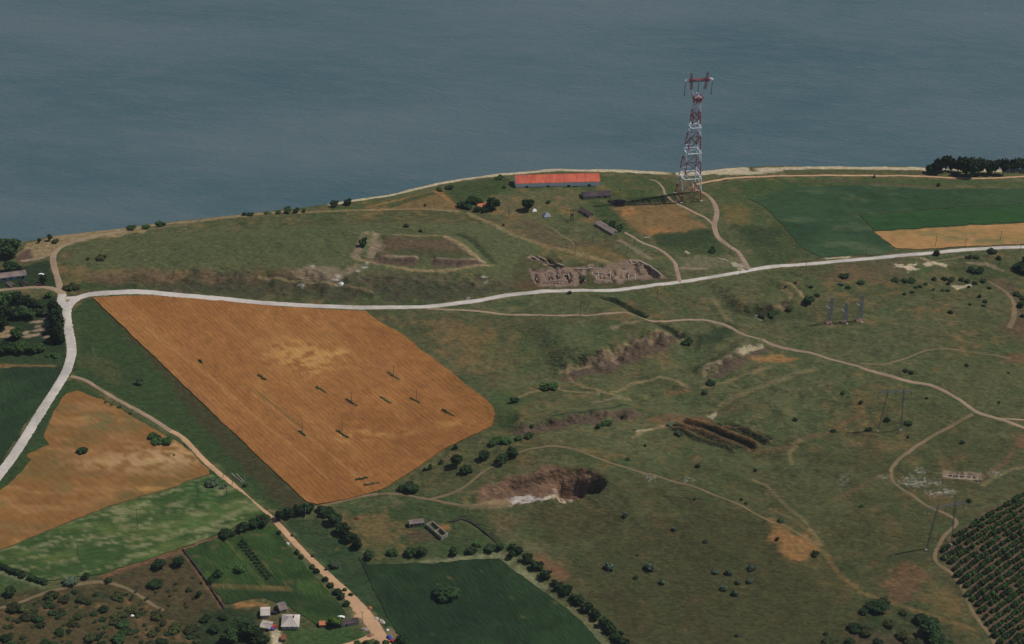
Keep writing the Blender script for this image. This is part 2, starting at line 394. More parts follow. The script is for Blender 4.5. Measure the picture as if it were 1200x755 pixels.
area([(340, 318), (380, 312), (400, 318), (415, 305), (430, 310), (400, 330), (395, 335), (372, 327), (342, 325)], 'soil', 3, 8, 0.5)
for u, v in [(368, 312), (400, 332), (392, 327), (396, 323), (430, 308), (418, 318), (427, 313), (354, 334), (388, 322), (566, 325), (569, 329), (548, 349)]:
    area([(u - 3, v), (u, v - 1.4), (u + 3, v), (u, v + 1.4)], 'chalk', 1, 5, 0.6, 3)
line([(300, 324), (340, 330), (400, 335), (440, 344)], 'tan', 1.6, 1.5, 0.5)
line([(280, 254), (350, 249), (430, 246), (500, 245), (545, 249)], 'tan', 2.4, 1.5, 0.7)
line([(420, 258), (450, 262), (480, 267)], 'brown', 1.6, 1.5, 0.5)
line([(545, 249), (580, 264), (602, 276), (640, 288), (690, 300), (720, 312)], 'tan', 3.5, 3, 0.55, 3)
line([(570, 255), (600, 268), (650, 286), (664, 292)], 'brown', 2.5, 2.5, 0.5, 3)
line([(660, 285), (700, 286), (740, 283)], 'brown', 5, 3, 0.6, 5)
line([(725, 280), (745, 293), (765, 305)], 'soil', 3, 2.5, 0.5)
area([(600, 268), (650, 290), (700, 290), (730, 302), (740, 312), (700, 300), (640, 292)], 'dry', 5, 12, 0.4)
# excavation soil
area([(612, 300), (650, 300), (662, 312), (700, 309), (735, 312), (738, 305), (752, 305), (778, 323), (790, 328), (770, 334), (700, 338), (630, 340), (612, 338), (600, 322)], 'brownish', 4, 10, 0.45, 6)
area([(621, 316), (684, 313), (689, 330), (674, 335), (632, 336), (623, 330)], 'digsoil', 1, 5, 1, 5)
area([(690, 311), (708, 311), (720, 332), (700, 331), (692, 320)], 'digsoil', 1, 5, 0.9, 5)
area([(709, 314), (734, 304), (748, 305), (776, 325), (762, 329), (742, 330), (722, 332)], 'digsoil', 2, 8, 0.8, 5)
area([(705, 315), (735, 312), (745, 325), (740, 330), (722, 331)], 'soil', 3, 6, 0.4)
line([(737, 305), (752, 308), (775, 325)], 'soil', 4, 1.5, 0.7)
line([(619, 300), (655, 315)], 'soil', 5, 1.5, 0.6)
area([(606, 330), (640, 336), (640, 341), (606, 340)], 'red', 3, 8, 0.3)
# middle grassland
area([(700, 600), (900, 600), (1000, 690), (980, 800), (740, 800), (640, 680)], 'vignette_grass', 20, 40, 0.55)  # lens vignetting put into the grass colour, lower right
area([(640, 560), (900, 520), (1300, 480), (1300, 830), (700, 830)], 'vignette_grass', 40, 60, 0.4, 16)  # wider, softer part of the same vignette darkening
area([(430, 366), (560, 366), (700, 372), (600, 420), (560, 460), (520, 425)], 'brownish', 8, 22, 0.3)
area([(490, 375), (560, 382), (640, 410), (600, 440), (540, 430)], 'dry', 10, 30, 0.5, 9)
area([(560, 400), (700, 375), (760, 385), (660, 435), (590, 440)], 'grass_g', 14, 26, 0.5)
area([(560, 460), (640, 470), (600, 500), (585, 500)], 'green', 5, 14, 0.5)
area([(655, 446), (670, 431), (720, 412), (790, 392), (800, 398), (770, 416), (720, 432), (690, 440)], 'purple', 2.5, 7, 0.85)
for u, v in [(706, 424), (718, 420), (735, 417), (722, 425), (782, 397)]:
    line([(u - 4, v - 5), (u + 2, v + 3)], 'soil', 1.4, 1.5, 0.4, 3)
area([(793, 392), (800, 389), (803, 399), (796, 401)], 'soil', 1.5, 6, 0.6, 4)
line([(652, 438), (690, 427), (722, 412), (760, 400), (792, 389)], 'tan', 2, 1.5, 0.6, 4, 5)  # rim highlight along the scarp top, painted into the ground colour
line([(818, 434), (845, 424), (868, 412), (890, 402)], 'soil', 2, 1.5, 0.6, 4, 5)  # painted rim highlight of the eastern scarp
area([(820, 392), (855, 376), (866, 384), (835, 402)], 'dkgreen', 3, 9, 0.6, 6)
line([(664, 433), (668, 445), (690, 455), (712, 462), (730, 466)], 'tan', 1.8, 1.2, 0.65)
line([(714, 460), (740, 450), (775, 442), (795, 447), (810, 457)], 'tan', 1.8, 1.2, 0.6)
line([(780, 462), (810, 457)], 'red', 3, 2, 0.5)
area([(600, 505), (650, 492), (700, 486), (760, 483), (740, 492), (680, 496), (620, 510), (600, 516)], 'purple', 2, 7, 0.85)
line([(645, 488), (690, 483), (755, 480)], 'dkgreen', 2.2, 1.2, 0.7)
area([(820, 440), (845, 430), (885, 410), (900, 404), (905, 410), (870, 428), (845, 445), (825, 446)], 'purple', 2, 6, 0.85)
line([(865, 413), (880, 408), (895, 406)], 'sand', 2, 1.2, 0.7)
line([(822, 438), (832, 430), (842, 436)], 'tan', 1.8, 1.5, 0.5, 3)
area([(810, 405), (850, 385), (858, 392), (820, 410)], 'dkgreen', 4, 8, 0.7)
area([(865, 372), (900, 362), (935, 352), (925, 362), (890, 372)], 'purple', 2, 6, 0.7)
line([(885, 370), (895, 375)], 'sand', 3, 2, 0.6)
line([(905, 365), (925, 354), (928, 345), (915, 337)], 'tan', 1.6, 1, 0.7)
line([(915, 330), (935, 340), (945, 352)], 'tan', 1.6, 1, 0.7)
area([(880, 368), (940, 358), (950, 370), (900, 380)], 'dkgreen', 5, 10, 0.5)
area([(940, 385), (1000, 385), (980, 395), (940, 395)], 'weed', 4, 9, 0.4)
area([(880, 420), (905, 414), (935, 420), (925, 426), (890, 424)], 'orange', 3, 6, 0.7)
line([(692, 473), (740, 468)], 'soil', 2, 2, 0.3)
area([(760, 490), (800, 487), (800, 497), (770, 500)], 'red', 3, 8, 0.55)
line([(745, 506), (765, 503)], 'sand', 2, 2, 0.6)
line([(740, 515), (765, 502), (790, 495)], 'tan', 1.8, 1.8, 0.6)
for a, b in [((783, 502), (862, 532)), ((790, 498), (880, 530)), ((800, 493), (890, 526)), ((812, 490), (850, 500)), ((848, 500), (903, 521))]: line([a, b], 'red', 3.4, 1.5, 0.7, 2)
for a, b in [((800, 494), (830, 503)), ((835, 505), (885, 524))]: line([a, b], 'orange', 2.4, 1.5, 0.7, 2)
for a, b in [((786, 503), (862, 533)), ((850, 503), (903, 522)), ((820, 499), (886, 527)), ((792, 496), (878, 527))]: line([a, b], 'dkgreen', 2.6, 1, 0.8)
area([(832, 484), (838, 485), (837, 494), (832, 495)], 'sand', 1.2, 6, 0.6, 4)
line([(840, 477), (900, 450), (960, 430)], 'tan', 3, 3, 0.3)
line([(880, 530), (930, 524), (945, 512), (970, 508), (1000, 490), (1020, 487)], 'red', 3, 2.5, 0.4, 4)
line([(928, 545), (925, 530), (940, 515)], 'tan', 2.5, 2, 0.45)
area([(560, 590), (560, 572), (600, 558), (645, 548), (700, 552), (706, 562), (690, 580), (640, 588), (600, 594)], 'rock', 2.5, 7, 0.9)
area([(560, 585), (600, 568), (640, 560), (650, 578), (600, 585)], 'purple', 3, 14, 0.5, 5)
area([(592, 588), (602, 582), (620, 583), (645, 584), (662, 586), (664, 591), (640, 589), (600, 592)], 'chalk', 1.2, 7, .85, 4)
area([(640, 583), (655, 581), (664, 587), (660, 590), (645, 586)], 'sand', 1, 4, .8, 4)
area([(585, 586), (600, 584), (600, 594), (560, 596), (540, 594)], 'tan', 2, 4, 0.6)
area([(560, 610), (600, 600), (620, 606), (580, 622)], 'red', 5, 14, 0.3)
area([(612, 644), (640, 650), (672, 682), (662, 688), (640, 672)], 'red', 3, 7, 0.7)
area([(900, 610), (930, 622), (958, 640), (960, 655), (925, 662), (905, 640)], 'orange', 3, 9, 0.65, 7)
area([(1035, 680), (1060, 660), (1085, 672), (1080, 690), (1060, 706), (1035, 697)], 'red', 4, 12, 0.55, 7)
area([(1085, 680), (1110, 690), (1135, 720), (1120, 725), (1085, 700)], 'dry', 5, 14, 0.35, 6)
area([(620, 590), (730, 600), (700, 640), (640, 630)], 'brownish', 9, 20, 0.5)
line([(965, 645), (985, 675), (1010, 695), (1040, 705), (1090, 722), (1150, 740)], 'dry', 2.2, 1.5, 0.55)
line([(900, 595), (935, 612), (965, 640)], 'dry', 2, 1.5, 0.4)
line([(975, 585), (1010, 570), (1035, 555)], 'red', 2, 1.5, 0.6)
line([(710, 690), (735, 720), (750, 755)], 'brownish', 10, 6, 0.6, 8)
line([(790, 690), (820, 730), (850, 755)], 'brownish', 8, 6, 0.5, 8)
line([(880, 560), (905, 575), (930, 600), (965, 640)], 'tan', 1.6, 1.5, 0.4)
line([(600, 470), (620, 460), (650, 455), (680, 460), (705, 462)], 'tan', 1.8, 1.5, 0.5)
line([(600, 502), (650, 480), (640, 470), (600, 480)], 'dry', 2, 2, 0.3, 4)
line([(820, 455), (870, 440), (905, 430)], 'tan', 2.4, 2, 0.35, 3)
line([(835, 350), (850, 372), (860, 380)], 'tan', 1.6, 1.5, 0.4)
line([(1018, 665), (1045, 645), (1060, 635)], 'red', 2, 2, 0.3)
area([(1020, 655), (1090, 645), (1110, 650), (1040, 660)], 'dkgreen', 4, 8, 0.5)  # cast shadow of the lower portal pylon, painted into the ground
area([(1000, 715), (1110, 725), (1130, 760), (1130, 800), (960, 800)], 'dkgreen', 8, 18, 0.65)
area([(1010, 742), (1080, 745), (1120, 755), (1120, 800), (1010, 800)], 'brown', 5, 16, 0.5, 6)
# right side
line([(690, 345), (720, 352), (745, 366), (760, 372)], 'dkgreen', 3.6, 1.4, 0.9, 3, 5)
line([(770, 378), (785, 387), (800, 397)], 'dkgreen', 3, 1.4, 0.9, 3, 5)
line([(716, 386), (730, 379), (750, 377)], 'soil', 3, 2, 0.5, 5, 5)
area([(760, 275), (830, 268), (842, 285), (800, 290), (770, 285)], 'dkgreen', 3, 10, 0.6, 6)
area([(856, 262), (915, 272), (905, 290), (870, 285)], 'dkgreen', 3, 14, 0.5, 6)
area([(590, 258), (640, 262), (660, 290), (620, 280)], 'brown', 4, 14, 0.4, 6)
area([(652, 565), (656, 552), (675, 549), (693, 552), (708, 565), (700, 572), (685, 566), (665, 570)], 'red', 2, 6, 0.7, 5)
area([(990, 300), (1060, 306), (1060, 325), (980, 330), (960, 320)], 'brown', 6, 16, 0.45)
area([(1050, 312), (1073, 310), (1072, 318), (1062, 317), (1052, 314)], 'sand', 1, 9, 1, 4)
line([(1078, 302), (1090, 306)], 'soil', 2, 1, 0.8)
line([(1083, 311), (1095, 308), (1110, 312)], 'sand', 4, 1.5, 0.9)
area([(965, 302), (998, 300), (996, 303), (968, 304)], 'sand', 1, 2, 0.8)
area([(1116, 335), (1138, 333), (1140, 337), (1122, 340)], 'sand', 1.2, 3, 0.9)
line([(1016, 223), (1055, 223)], 'soil', 2, 1, 0.5)
area([(1120, 300), (1180, 305), (1185, 325), (1150, 328), (1115, 325)], 'weed', 4, 12, 0.6)
line([(1132, 309), (1155, 309), (1178, 318)], 'soil', 3, 2.5, 0.5, 4)
area([(1160, 328), (1180, 330), (1200, 350), (1200, 390), (1188, 400), (1184, 375), (1185, 350)], 'brown', 4, 8, 0.6)
area([(1176, 419), (1190, 415), (1230, 412), (1230, 430), (1200, 428), (1180, 424)], 'red', 2, 5, 0.8)
area([(1178, 378), (1200, 372), (1230, 380), (1200, 392), (1180, 390)], 'brown', 4, 9, 0.7)
area([(1188, 508), (1200, 505), (1230, 510), (1230, 530), (1195, 524)], 'red', 2, 6, 0.7)
line([(1188, 525), (1180, 540), (1165, 552), (1150, 560)], 'red', 2.5, 2, 0.5)
line([(1150, 570), (1165, 560), (1185, 550), (1215, 545)], 'tan', 2, 2, 0.4)
for u, v, s in [(1070, 562, 9), (1085, 566, 10), (1062, 566, 5), (1103, 566, 5), (1072, 568, 8), (985, 560, 4), (988, 566, 3), (1094, 578, 6), (762, 559, 4), (805, 563, 3), (1080, 552, 4), (1166, 555, 5), (1110, 576, 8), (1035, 560, 4)]:
    area([(u - s, v), (u, v - s * .3), (u + s, v), (u, v + s * .3)], 'chalk', .5, 11, 0.28, 1.3)
area([(1106, 551), (1150, 555), (1152, 566), (1130, 562), (1106, 560)], 'soil', 1.5, 3, 0.7)
area([(940, 540), (1040, 530), (1040, 640), (940, 620)], 'olive', 25, 60, 0.5)
area([(1000, 440), (1200, 410), (1200, 500), (1060, 520)], 'olive', 25, 60, 0.4)
# verges round the wheat and the dirt road
area([(84, 360), (110, 347), (230, 466), (358, 590), (340, 600), (318, 598), (270, 560), (205, 503), (130, 460), (84, 438)], 'weed', 2, 5)
area([(112, 352), (120, 350), (235, 470), (362, 592), (335, 598), (250, 515), (190, 440)], 'brownish', 3, 5, 0.85)
area([(100, 415), (125, 420), (150, 448), (140, 455), (105, 435)], 'olive', 4, 7, 0.6)
line([(88, 372), (90, 400), (96, 432)], 'olive', 3, 3, 0.5, 4)
area([(60, 445), (88, 446), (230, 535), (262, 560), (245, 560), (215, 520), (90, 458), (62, 480), (55, 520), (20, 560), (-40, 620), (-40, 600), (10, 550)], 'weed', 1.5, 3)
area([(-40, 395), (55, 345), (75, 350), (78, 430), (60, 450), (0, 545), (-40, 575)], 'dkgreen', 2, 5)
area([(-40, 414), (70, 412), (74, 428), (-40, 430)], 'weed', 2, 4, 0.7)
line([(-20, 429), (40, 429), (68, 429)], 'dry', 2.4, 1.5, 0.8, 3)
area([(-20, 385), (5, 380), (14, 384), (10, 395), (-20, 400)], 'tan', 1.5, 4, 0.9)
for k, (u, v, w) in enumerate([(45, 377, 9), (50, 382, 8), (47, 387, 9), (44, 392, 7), (35, 394, 7), (53, 372, 7), (55, 395, 5), (10, 394, 6), (30, 390, 4)]):
    area([(u - w, v + 1), (u, v - 1.6), (u + w, v - 1), (u, v + 1.6)], 'soil', 1, 2.5, 0.9)
area([(-40, 660), (40, 676), (60, 690), (0, 712), (-40, 720)], 'green', 3, 6, 0.6)
line([(-10, 668), (30, 680), (55, 690)], 'pale', 2.4, 2, 0.6)
line([(0, 704), (20, 695), (60, 690)], 'olive', 4, 3, 0.5)
# waste ground bottom left
area([(-60, 715), (60, 690), (110, 684), (200, 650), (215, 645), (238, 680), (262, 712), (230, 730), (250, 800), (-60, 800)], 'brownish', 4, 8, 0.85)
area([(100, 690), (200, 655), (215, 660), (240, 700), (230, 720), (200, 715)], 'red', 7, 34, 0.5, 5)
area([(100, 690), (200, 655), (215, 660), (240, 700), (230, 720), (200, 715)], 'dkgreen', 6, 44, 0.5, 5)
area([(-60, 730), (60, 715), (120, 705), (200, 735), (230, 800), (-60, 800)], 'dry', 6, 30, 0.5, 7)
area([(-60, 720), (120, 700), (200, 735), (230, 800), (-60, 800)], 'red', 6, 34, 0.3, 5)
area([(-60, 720), (120, 700), (200, 735), (230, 800), (-60, 800)], 'dkgreen', 6, 40, 0.55, 6)
line([(115, 677), (160, 662), (214, 644), (258, 628)], 'red', 3.6, 1.6, 0.75)
line([(214, 643), (235, 673), (262, 714)], 'red', 2.6, 1.2, 0.7)
area([(240, 715), (300, 712), (300, 800), (230, 800), (225, 735)], 'dkgreen', 4, 8, 0.9)
area([(276, 706), (315, 707), (315, 711), (278, 712)], 'orange', 1.5, 3, 0.8)
line([(252, 686), (300, 689), (318, 690)], 'dry', 2, 1.5, 0.7)
area([(332, 735), (425, 735), (440, 760), (330, 800)], 'green', 3, 6, 0.8)
area([(318, 738), (329, 738), (334, 800), (316, 800)], 'sand', 1, 2, 0.9)
area([(333, 612), (373, 606), (400, 628), (432, 658), (460, 700), (470, 760), (440, 730), (400, 685), (360, 640)], 'crop', 2, 5, 0.75, 6)
area([(385, 600), (480, 582), (560, 598), (600, 645), (560, 655), (430, 656), (400, 620)], 'weed', 5, 14, 0.7)
area([(390, 605), (440, 600), (470, 620), (460, 645), (415, 640)], 'dry', 8, 24, 0.5, 7)
area([(475, 622), (500, 620), (508, 632), (480, 636)], 'brown', 3, 6, 0.6)
area([(512, 615), (526, 614), (528, 622), (515, 623)], 'orange', 2, 3, 0.7)
area([(510, 653), (556, 650), (590, 646), (604, 660), (640, 688), (626, 684), (596, 664), (585, 656), (540, 660), (500, 658)], 'pale', 3, 9, 0.8, 5)
area([(640, 690), (700, 735), (725, 760), (700, 765), (660, 715)], 'pale', 3, 10, 0.45, 5)
area([(415, 700), (435, 715), (450, 735), (470, 760), (450, 770), (425, 735), (410, 720)], 'tan', 2, 5, 0.6)
area([(455, 735), (475, 745), (470, 760), (450, 755)], 'tan', 2, 4, 0.6)
# orchard floor
ORCH = [(1195, 577), (1150, 603), (1122, 622), (1104, 645), (1108, 662), (1128, 690), (1150, 728), (1172, 765), (1260, 830), (1300, 560)]
area(ORCH, 'brown', 2, 4, 0.85, 5)

# tensor grid, 1.15 m cells where the photo looks, growing outwards
def axis(a, b, st, lo, hi, g=1.12):
    c = list(np.arange(a, b + st, st)); s = st; l = []; x = a
    while x > lo: s *= g; x -= s; l.append(max(x, lo))
    r = []; s = st; x = c[-1]
    while x < hi: s *= g; x += s; r.append(min(x, hi))
    return np.array(l[::-1] + c + r)
CELL = 1.15
gx = axis(-475, 475, CELL, -6000, 6000); gy = axis(845, 1600, CELL, -2000, 8000)
GX, GY = np.meshgrid(gx, gy); gxx = GX.ravel(); gyy = GY.ravel()
hh = H(gxx, gyy)
ny, nx = GX.shape
hh += np.where(shore_d(gxx, gyy) > 8, (fbm(gxx, gyy, 3.5, 2, 8) - 0.5) * 0.4 + (fbm(gxx, gyy, 12, 3, 28) - 0.5) * 0.9, 0)
def tints(px, py):
    n1 = fbm(px, py, 90, 4, 11)[:, None]; n2 = fbm(px, py * 1.3, 28, 4, 23)[:, None]; n3 = fbm(px, py, 9, 4, 31)[:, None]; n4 = fbm(px * 0.8, py * 1.8, 5, 3, 47)[:, None]
    c = G['grass'] * (1 - sstep(.45, .62, n1)) + G['olive'] * sstep(.45, .62, n1)
    c = c + (G['grass_g'] - c) * sstep(.5, .66, n2) * 0.55
    c = c + (G['grass_d'] - c) * sstep(.52, .7, n3) * 0.6
    c = c + (G['brownish'] - c) * sstep(.56, .72, n4) * 0.4
    n5 = fbm(px, py * 1.2, 13, 4, 61)[:, None] * .7 + .3 * n1; c = c + (G['dry'] - c) * sstep(.56, .72, n5) * 0.45
    n6 = fbm(px, py * 1.5, 7, 3, 77)[:, None]; c = c + (G['dkgreen'] - c) * sstep(.62, .76, n6) * 0.4
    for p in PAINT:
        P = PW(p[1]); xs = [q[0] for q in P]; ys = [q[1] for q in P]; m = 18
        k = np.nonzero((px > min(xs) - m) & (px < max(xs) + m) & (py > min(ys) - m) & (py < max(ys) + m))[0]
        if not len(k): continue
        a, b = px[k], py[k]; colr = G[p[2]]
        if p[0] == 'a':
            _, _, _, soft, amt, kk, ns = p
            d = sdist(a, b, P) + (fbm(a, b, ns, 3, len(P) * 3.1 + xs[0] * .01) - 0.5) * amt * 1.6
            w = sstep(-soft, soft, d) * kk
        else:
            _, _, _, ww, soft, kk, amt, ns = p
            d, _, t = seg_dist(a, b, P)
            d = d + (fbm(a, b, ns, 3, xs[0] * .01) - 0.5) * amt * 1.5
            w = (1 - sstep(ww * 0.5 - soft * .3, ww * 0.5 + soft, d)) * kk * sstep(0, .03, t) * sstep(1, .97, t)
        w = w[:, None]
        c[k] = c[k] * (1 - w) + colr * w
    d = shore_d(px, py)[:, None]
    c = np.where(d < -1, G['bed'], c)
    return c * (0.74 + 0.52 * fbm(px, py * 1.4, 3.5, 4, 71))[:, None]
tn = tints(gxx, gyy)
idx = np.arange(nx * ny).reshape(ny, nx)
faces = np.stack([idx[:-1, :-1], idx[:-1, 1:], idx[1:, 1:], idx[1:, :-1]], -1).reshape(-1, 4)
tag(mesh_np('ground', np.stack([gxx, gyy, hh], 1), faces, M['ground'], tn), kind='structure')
TERR = (gx, gy, hh.reshape(ny, nx))
def Hm(x, y):
    """height of the ground mesh"""
    x = np.asarray(x, float); y = np.asarray(y, float)
    i = np.clip(np.searchsorted(gx, x) - 1, 0, nx - 2); j = np.clip(np.searchsorted(gy, y) - 1, 0, ny - 2)
    fx = (x - gx[i]) / (gx[i + 1] - gx[i]); fy = (y - gy[j]) / (gy[j + 1] - gy[j]); Z = TERR[2]
    return (Z[j, i] * (1 - fx) + Z[j, i + 1] * fx) * (1 - fy) + (Z[j + 1, i] * (1 - fx) + Z[j + 1, i + 1] * fx) * fy
def gz(x, y): return float(Hm(np.array([x]), np.array([y]))[0])

# ------------------------------------------------------------------ water
wm = bpy.data.materials.new('river_water'); wm.use_nodes = True
N = wm.node_tree.nodes; Lk = wm.node_tree.links; b = N['Principled BSDF']
b.inputs['Roughness'].default_value = 0.22; b.inputs['IOR'].default_value = 1.33
geo = N.new('ShaderNodeNewGeometry')
def wnoise(sx, sy, rot, det, sc=1.0):
    mp = N.new('ShaderNodeMapping'); mp.inputs['Rotation'].default_value = (0, 0, rot); mp.inputs['Scale'].default_value = (sx, sy, 1)
    Lk.new(geo.outputs['Position'], mp.inputs[0]); n = N.new('ShaderNodeTexNoise'); n.inputs['Scale'].default_value = sc; n.inputs['Detail'].default_value = det
    Lk.new(mp.outputs[0], n.inputs['Vector']); return n
nA = wnoise(1 / 420, 1 / 160, 0.12, 4); nB = wnoise(1 / 7, 1 / 4.5, 0.25, 6); nC = wnoise(1 / 38, 1 / 16, 0.3, 6)
mx = N.new('ShaderNodeMix'); mx.data_type = 'RGBA'; mx.inputs[6].default_value = (*C(62, 88, 94), 1); mx.inputs[7].default_value = (*C(84, 101, 106), 1)
rr = N.new('ShaderNodeMapRange'); rr.inputs[1].default_value = .35; rr.inputs[2].default_value = .65; Lk.new(nA.outputs[0], rr.inputs[0]); Lk.new(rr.outputs[0], mx.inputs[0])
mx2 = N.new('ShaderNodeMix'); mx2.data_type = 'RGBA'; mx2.inputs[7].default_value = (*C(94, 104, 108), 1); Lk.new(mx.outputs[2], mx2.inputs[6])
r2 = N.new('ShaderNodeMapRange'); r2.inputs[1].default_value = .45; r2.inputs[2].default_value = .8; r2.inputs[4].default_value = .5; Lk.new(nC.outputs[0], r2.inputs[0]); Lk.new(r2.outputs[0], mx2.inputs[0])
Lk.new(mx2.outputs[2], b.inputs['Base Color'])
ad = N.new('ShaderNodeMath'); ad.operation = 'ADD'; Lk.new(nB.outputs[0], ad.inputs[0]); Lk.new(nC.outputs[0], ad.inputs[1])
bp = N.new('ShaderNodeBump'); bp.inputs['Distance'].default_value = 0.9; bp.inputs['Strength'].default_value = 1.0
Lk.new(ad.outputs[0], bp.inputs['Height']); Lk.new(bp.outputs[0], b.inputs['Normal'])
xs = axis(-600, 600, 60, -5990, 5990, 1.3); ys = axis(1150, 2400, 60, -1990 + 3000, 7990, 1.3)
WX, WY = np.meshgrid(xs, ys); idw = np.arange(WX.size).reshape(WX.shape)
fw = np.stack([idw[:-1, :-1], idw[:-1, 1:], idw[1:, 1:], idw[1:, :-1]], -1).reshape(-1, 4)
tag(mesh_np('water', np.stack([WX.ravel(), WY.ravel(), np.zeros(WX.size)], 1), fw, wm), kind='structure')

# ------------------------------------------------------------------ fields: crop canopies that stand on the ground
def spline(P, step=4.0, closed=False):
    out = []; n = len(P); m = n if closed else n - 1
    for i in range(m):
        if closed: p0, p1, p2, p3 = P[i - 1], P[i], P[(i + 1) % n], P[(i + 2) % n]
        else: p0, p1, p2, p3 = P[max(i - 1, 0)], P[i], P[i + 1], P[min(i + 2, n - 1)]
        k = max(1, int(math.hypot(p2[0] - p1[0], p2[1] - p1[1]) / step))
        for j in range(k):
            t = j / k
            q = [0.5 * (2 * p1[a] + (p2[a] - p0[a]) * t + (2 * p0[a] - 5 * p1[a] + 4 * p2[a] - p3[a]) * t * t + (3 * p1[a] - p0[a] - 3 * p2[a] + p3[a]) * t ** 3) for a in (0, 1)]
            out.append(tuple(q))
    if not closed: out.append(tuple(P[-1]))
    return out
def field(name, pts, lift, m, tintf, step=2.5, wob=1.6, smoothed=False):
    P = PW(pts)
    if smoothed: B = spline(P, step, True)
    else:
        B = []
        for i in range(len(P)):
            a, c = P[i], P[(i + 1) % len(P)]; k = max(1, int(math.dist(a, c) / step))
            B += [(a[0] + (c[0] - a[0]) * j / k, a[1] + (c[1] - a[1]) * j / k) for j in range(k)]
    B = [(x + (float(fbm(np.array([x]), np.array([y]), 7, 3, 3)[0]) - .5) * wob * 2, y + (float(fbm(np.array([x]), np.array([y]), 7, 3, 13)[0]) - .5) * wob * 2) for x, y in B]
    nb = len(B); xs = [q[0] for q in B]; ys = [q[1] for q in B]
    X, Y = np.meshgrid(np.arange(min(xs), max(xs), step), np.arange(min(ys), max(ys), step)); X = X.ravel(); Y = Y.ravel()
    d = sdist(X, Y, B); k = d > step * 0.45; X = X[k]; Y = Y[k]
    vs = [Vector(q) for q in B] + [Vector((a, c)) for a, c in zip(X.tolist(), Y.tolist())]
    vo, eo, fo, _, _, _ = delaunay_2d_cdt(vs, [(i, (i + 1) % nb) for i in range(nb)], [], 1, 1e-4)
    vx = np.array([q.x for q in vo]); vy = np.array([q.y for q in vo])
    z = Hm(vx, vy) + lift
    tri = [f for f in fo if len(f) == 3]
    # skirt down into the soil along the rim
    bx = np.array(xs); by = np.array(ys); n0 = len(vx)
    co = np.stack([vx, vy, z], 1)
    co = np.concatenate([co, np.stack([bx, by, Hm(bx, by) - 0.3], 1), np.stack([bx, by, Hm(bx, by) + lift], 1)])
    for i in range(nb):
        a = n0 + i; c = n0 + (i + 1) % nb; tri.append((a, c, c + nb)); tri.append((a, c + nb, a + nb))
    o = mesh_np(name, co, np.array(tri), m, tintf(co[:, 0], co[:, 1]))
    tag(o, kind='stuff'); return o
def blend(base, parts):
    def f(x, y):
        c = np.tile(np.array(C(*base)), (len(x), 1))
        for col, s, lo, hi, k, seed, (ax, ay), ang in parts:
            ca, sa = math.cos(ang), math.sin(ang); xr = x * ca + y * sa; yr = -x * sa + y * ca
            n = fbm(xr * ax, yr * ay, s, 4, seed); w = (sstep(lo, hi, n) * k)[:, None]
            c = c * (1 - w) + np.array(C(*col)) * w
        return c * (0.8 + 0.4 * fbm(x, y, 5, 4, 33))[:, None]
    return f
def lines_t(f, lst):
    L2 = [(PW(p), w, c, k) for p, w, c, k in lst]
    def g(x, y):
        c = f(x, y)
        for P, w, colr, k in L2:
            d, _, _ = seg_dist(x, y, P); m = ((1 - sstep(w * .4, w, d)) * k * (0.5 + fbm(x, y, 10, 2, 4)))[:, None]; c = c * (1 - m) + np.array(C(*colr)) * m
        return c
    return g
def spots(f, lst):
    def g(x, y):
        c = f(x, y)
        for (u, v), (rx, ry), col, k in lst:
            px, py, _ = at(u, v); w = np.exp(-((x - px) / rx) ** 2 - ((y - py) / ry) ** 2)
            w = (w * sstep(.36, .6, fbm(x, y * 1.3, 6, 3, 55)) * k * 1.6).clip(0, 1)[:, None]; c = c * (1 - w) + np.array(C(*col)) * w
        return c
    return g
wa = PW([(110, 350), (355, 588)]); WANG = math.atan2(wa[1][1] - wa[0][1], wa[1][0] - wa[0][0])
def crop_mat(name, ang, period, amt, noise=0.22, bumpd=0.35):
    m = mat(name, (0, 0, 0), 1.0, 0.35, noise, bump=bumpd, attr='tint', spec=0.1, rot=-ang, stretch=(0.4, 1.3, 1), bscale=0.5)
    nt = m.node_tree; N = nt.nodes; Lk = nt.links
    mp = [n for n in N if n.bl_idname == 'ShaderNodeMapping'][0]
    wv = N.new('ShaderNodeTexWave'); wv.bands_direction = 'Y'; wv.inputs['Scale'].default_value = 2 * math.pi / (20 * period) ; wv.inputs['Distortion'].default_value = 2.2; wv.inputs['Detail'].default_value = 3; wv.inputs['Detail Scale'].default_value = 0.4
    Lk.new(mp.outputs[0], wv.inputs['Vector'])
    mr = N.new('ShaderNodeMapRange'); mr.inputs[3].default_value = 1 - amt; mr.inputs[4].default_value = 1 + amt; Lk.new(wv.outputs['Fac'], mr.inputs[0])
    vs = [n for n in N if n.bl_idname == 'ShaderNodeVectorMath' and n.operation == 'SCALE'][0]
    v2 = N.new('ShaderNodeVectorMath'); v2.operation = 'SCALE'; Lk.new(vs.outputs[0], v2.inputs[0]); Lk.new(mr.outputs[0], v2.inputs['Scale'])
    Lk.new(v2.outputs[0], N['Principled BSDF'].inputs['Base Color'])
    return m
M['wheat'] = crop_mat('ripe_wheat', WANG, 3.4, 0.07, 0.3, 0.6)
wheat = blend((140, 95, 52), [((130, 87, 46), 60, .4, .62, .8, 2, (1, 1), 0), ((152, 108, 62), 22, .52, .7, .5, 6, (.3, 1.6), WANG), ((132, 88, 54), 9, .55, .72, .5, 8, (.25, 2), WANG)])
pale = (176, 134, 78)
wheat1 = spots(wheat, [((352, 418), (20, 22), pale, .6), ((330, 410), (14, 14), pale, .35), ((395, 415), (10, 7), pale, .7), ((423, 512), (8, 5), pale, .9), ((455, 508), (20, 5), pale, .5), ((530, 497), (14, 8), pale, .3), ((368, 427), (14, 14), pale, .6), ((400, 514), (6, 5), pale, .6)])
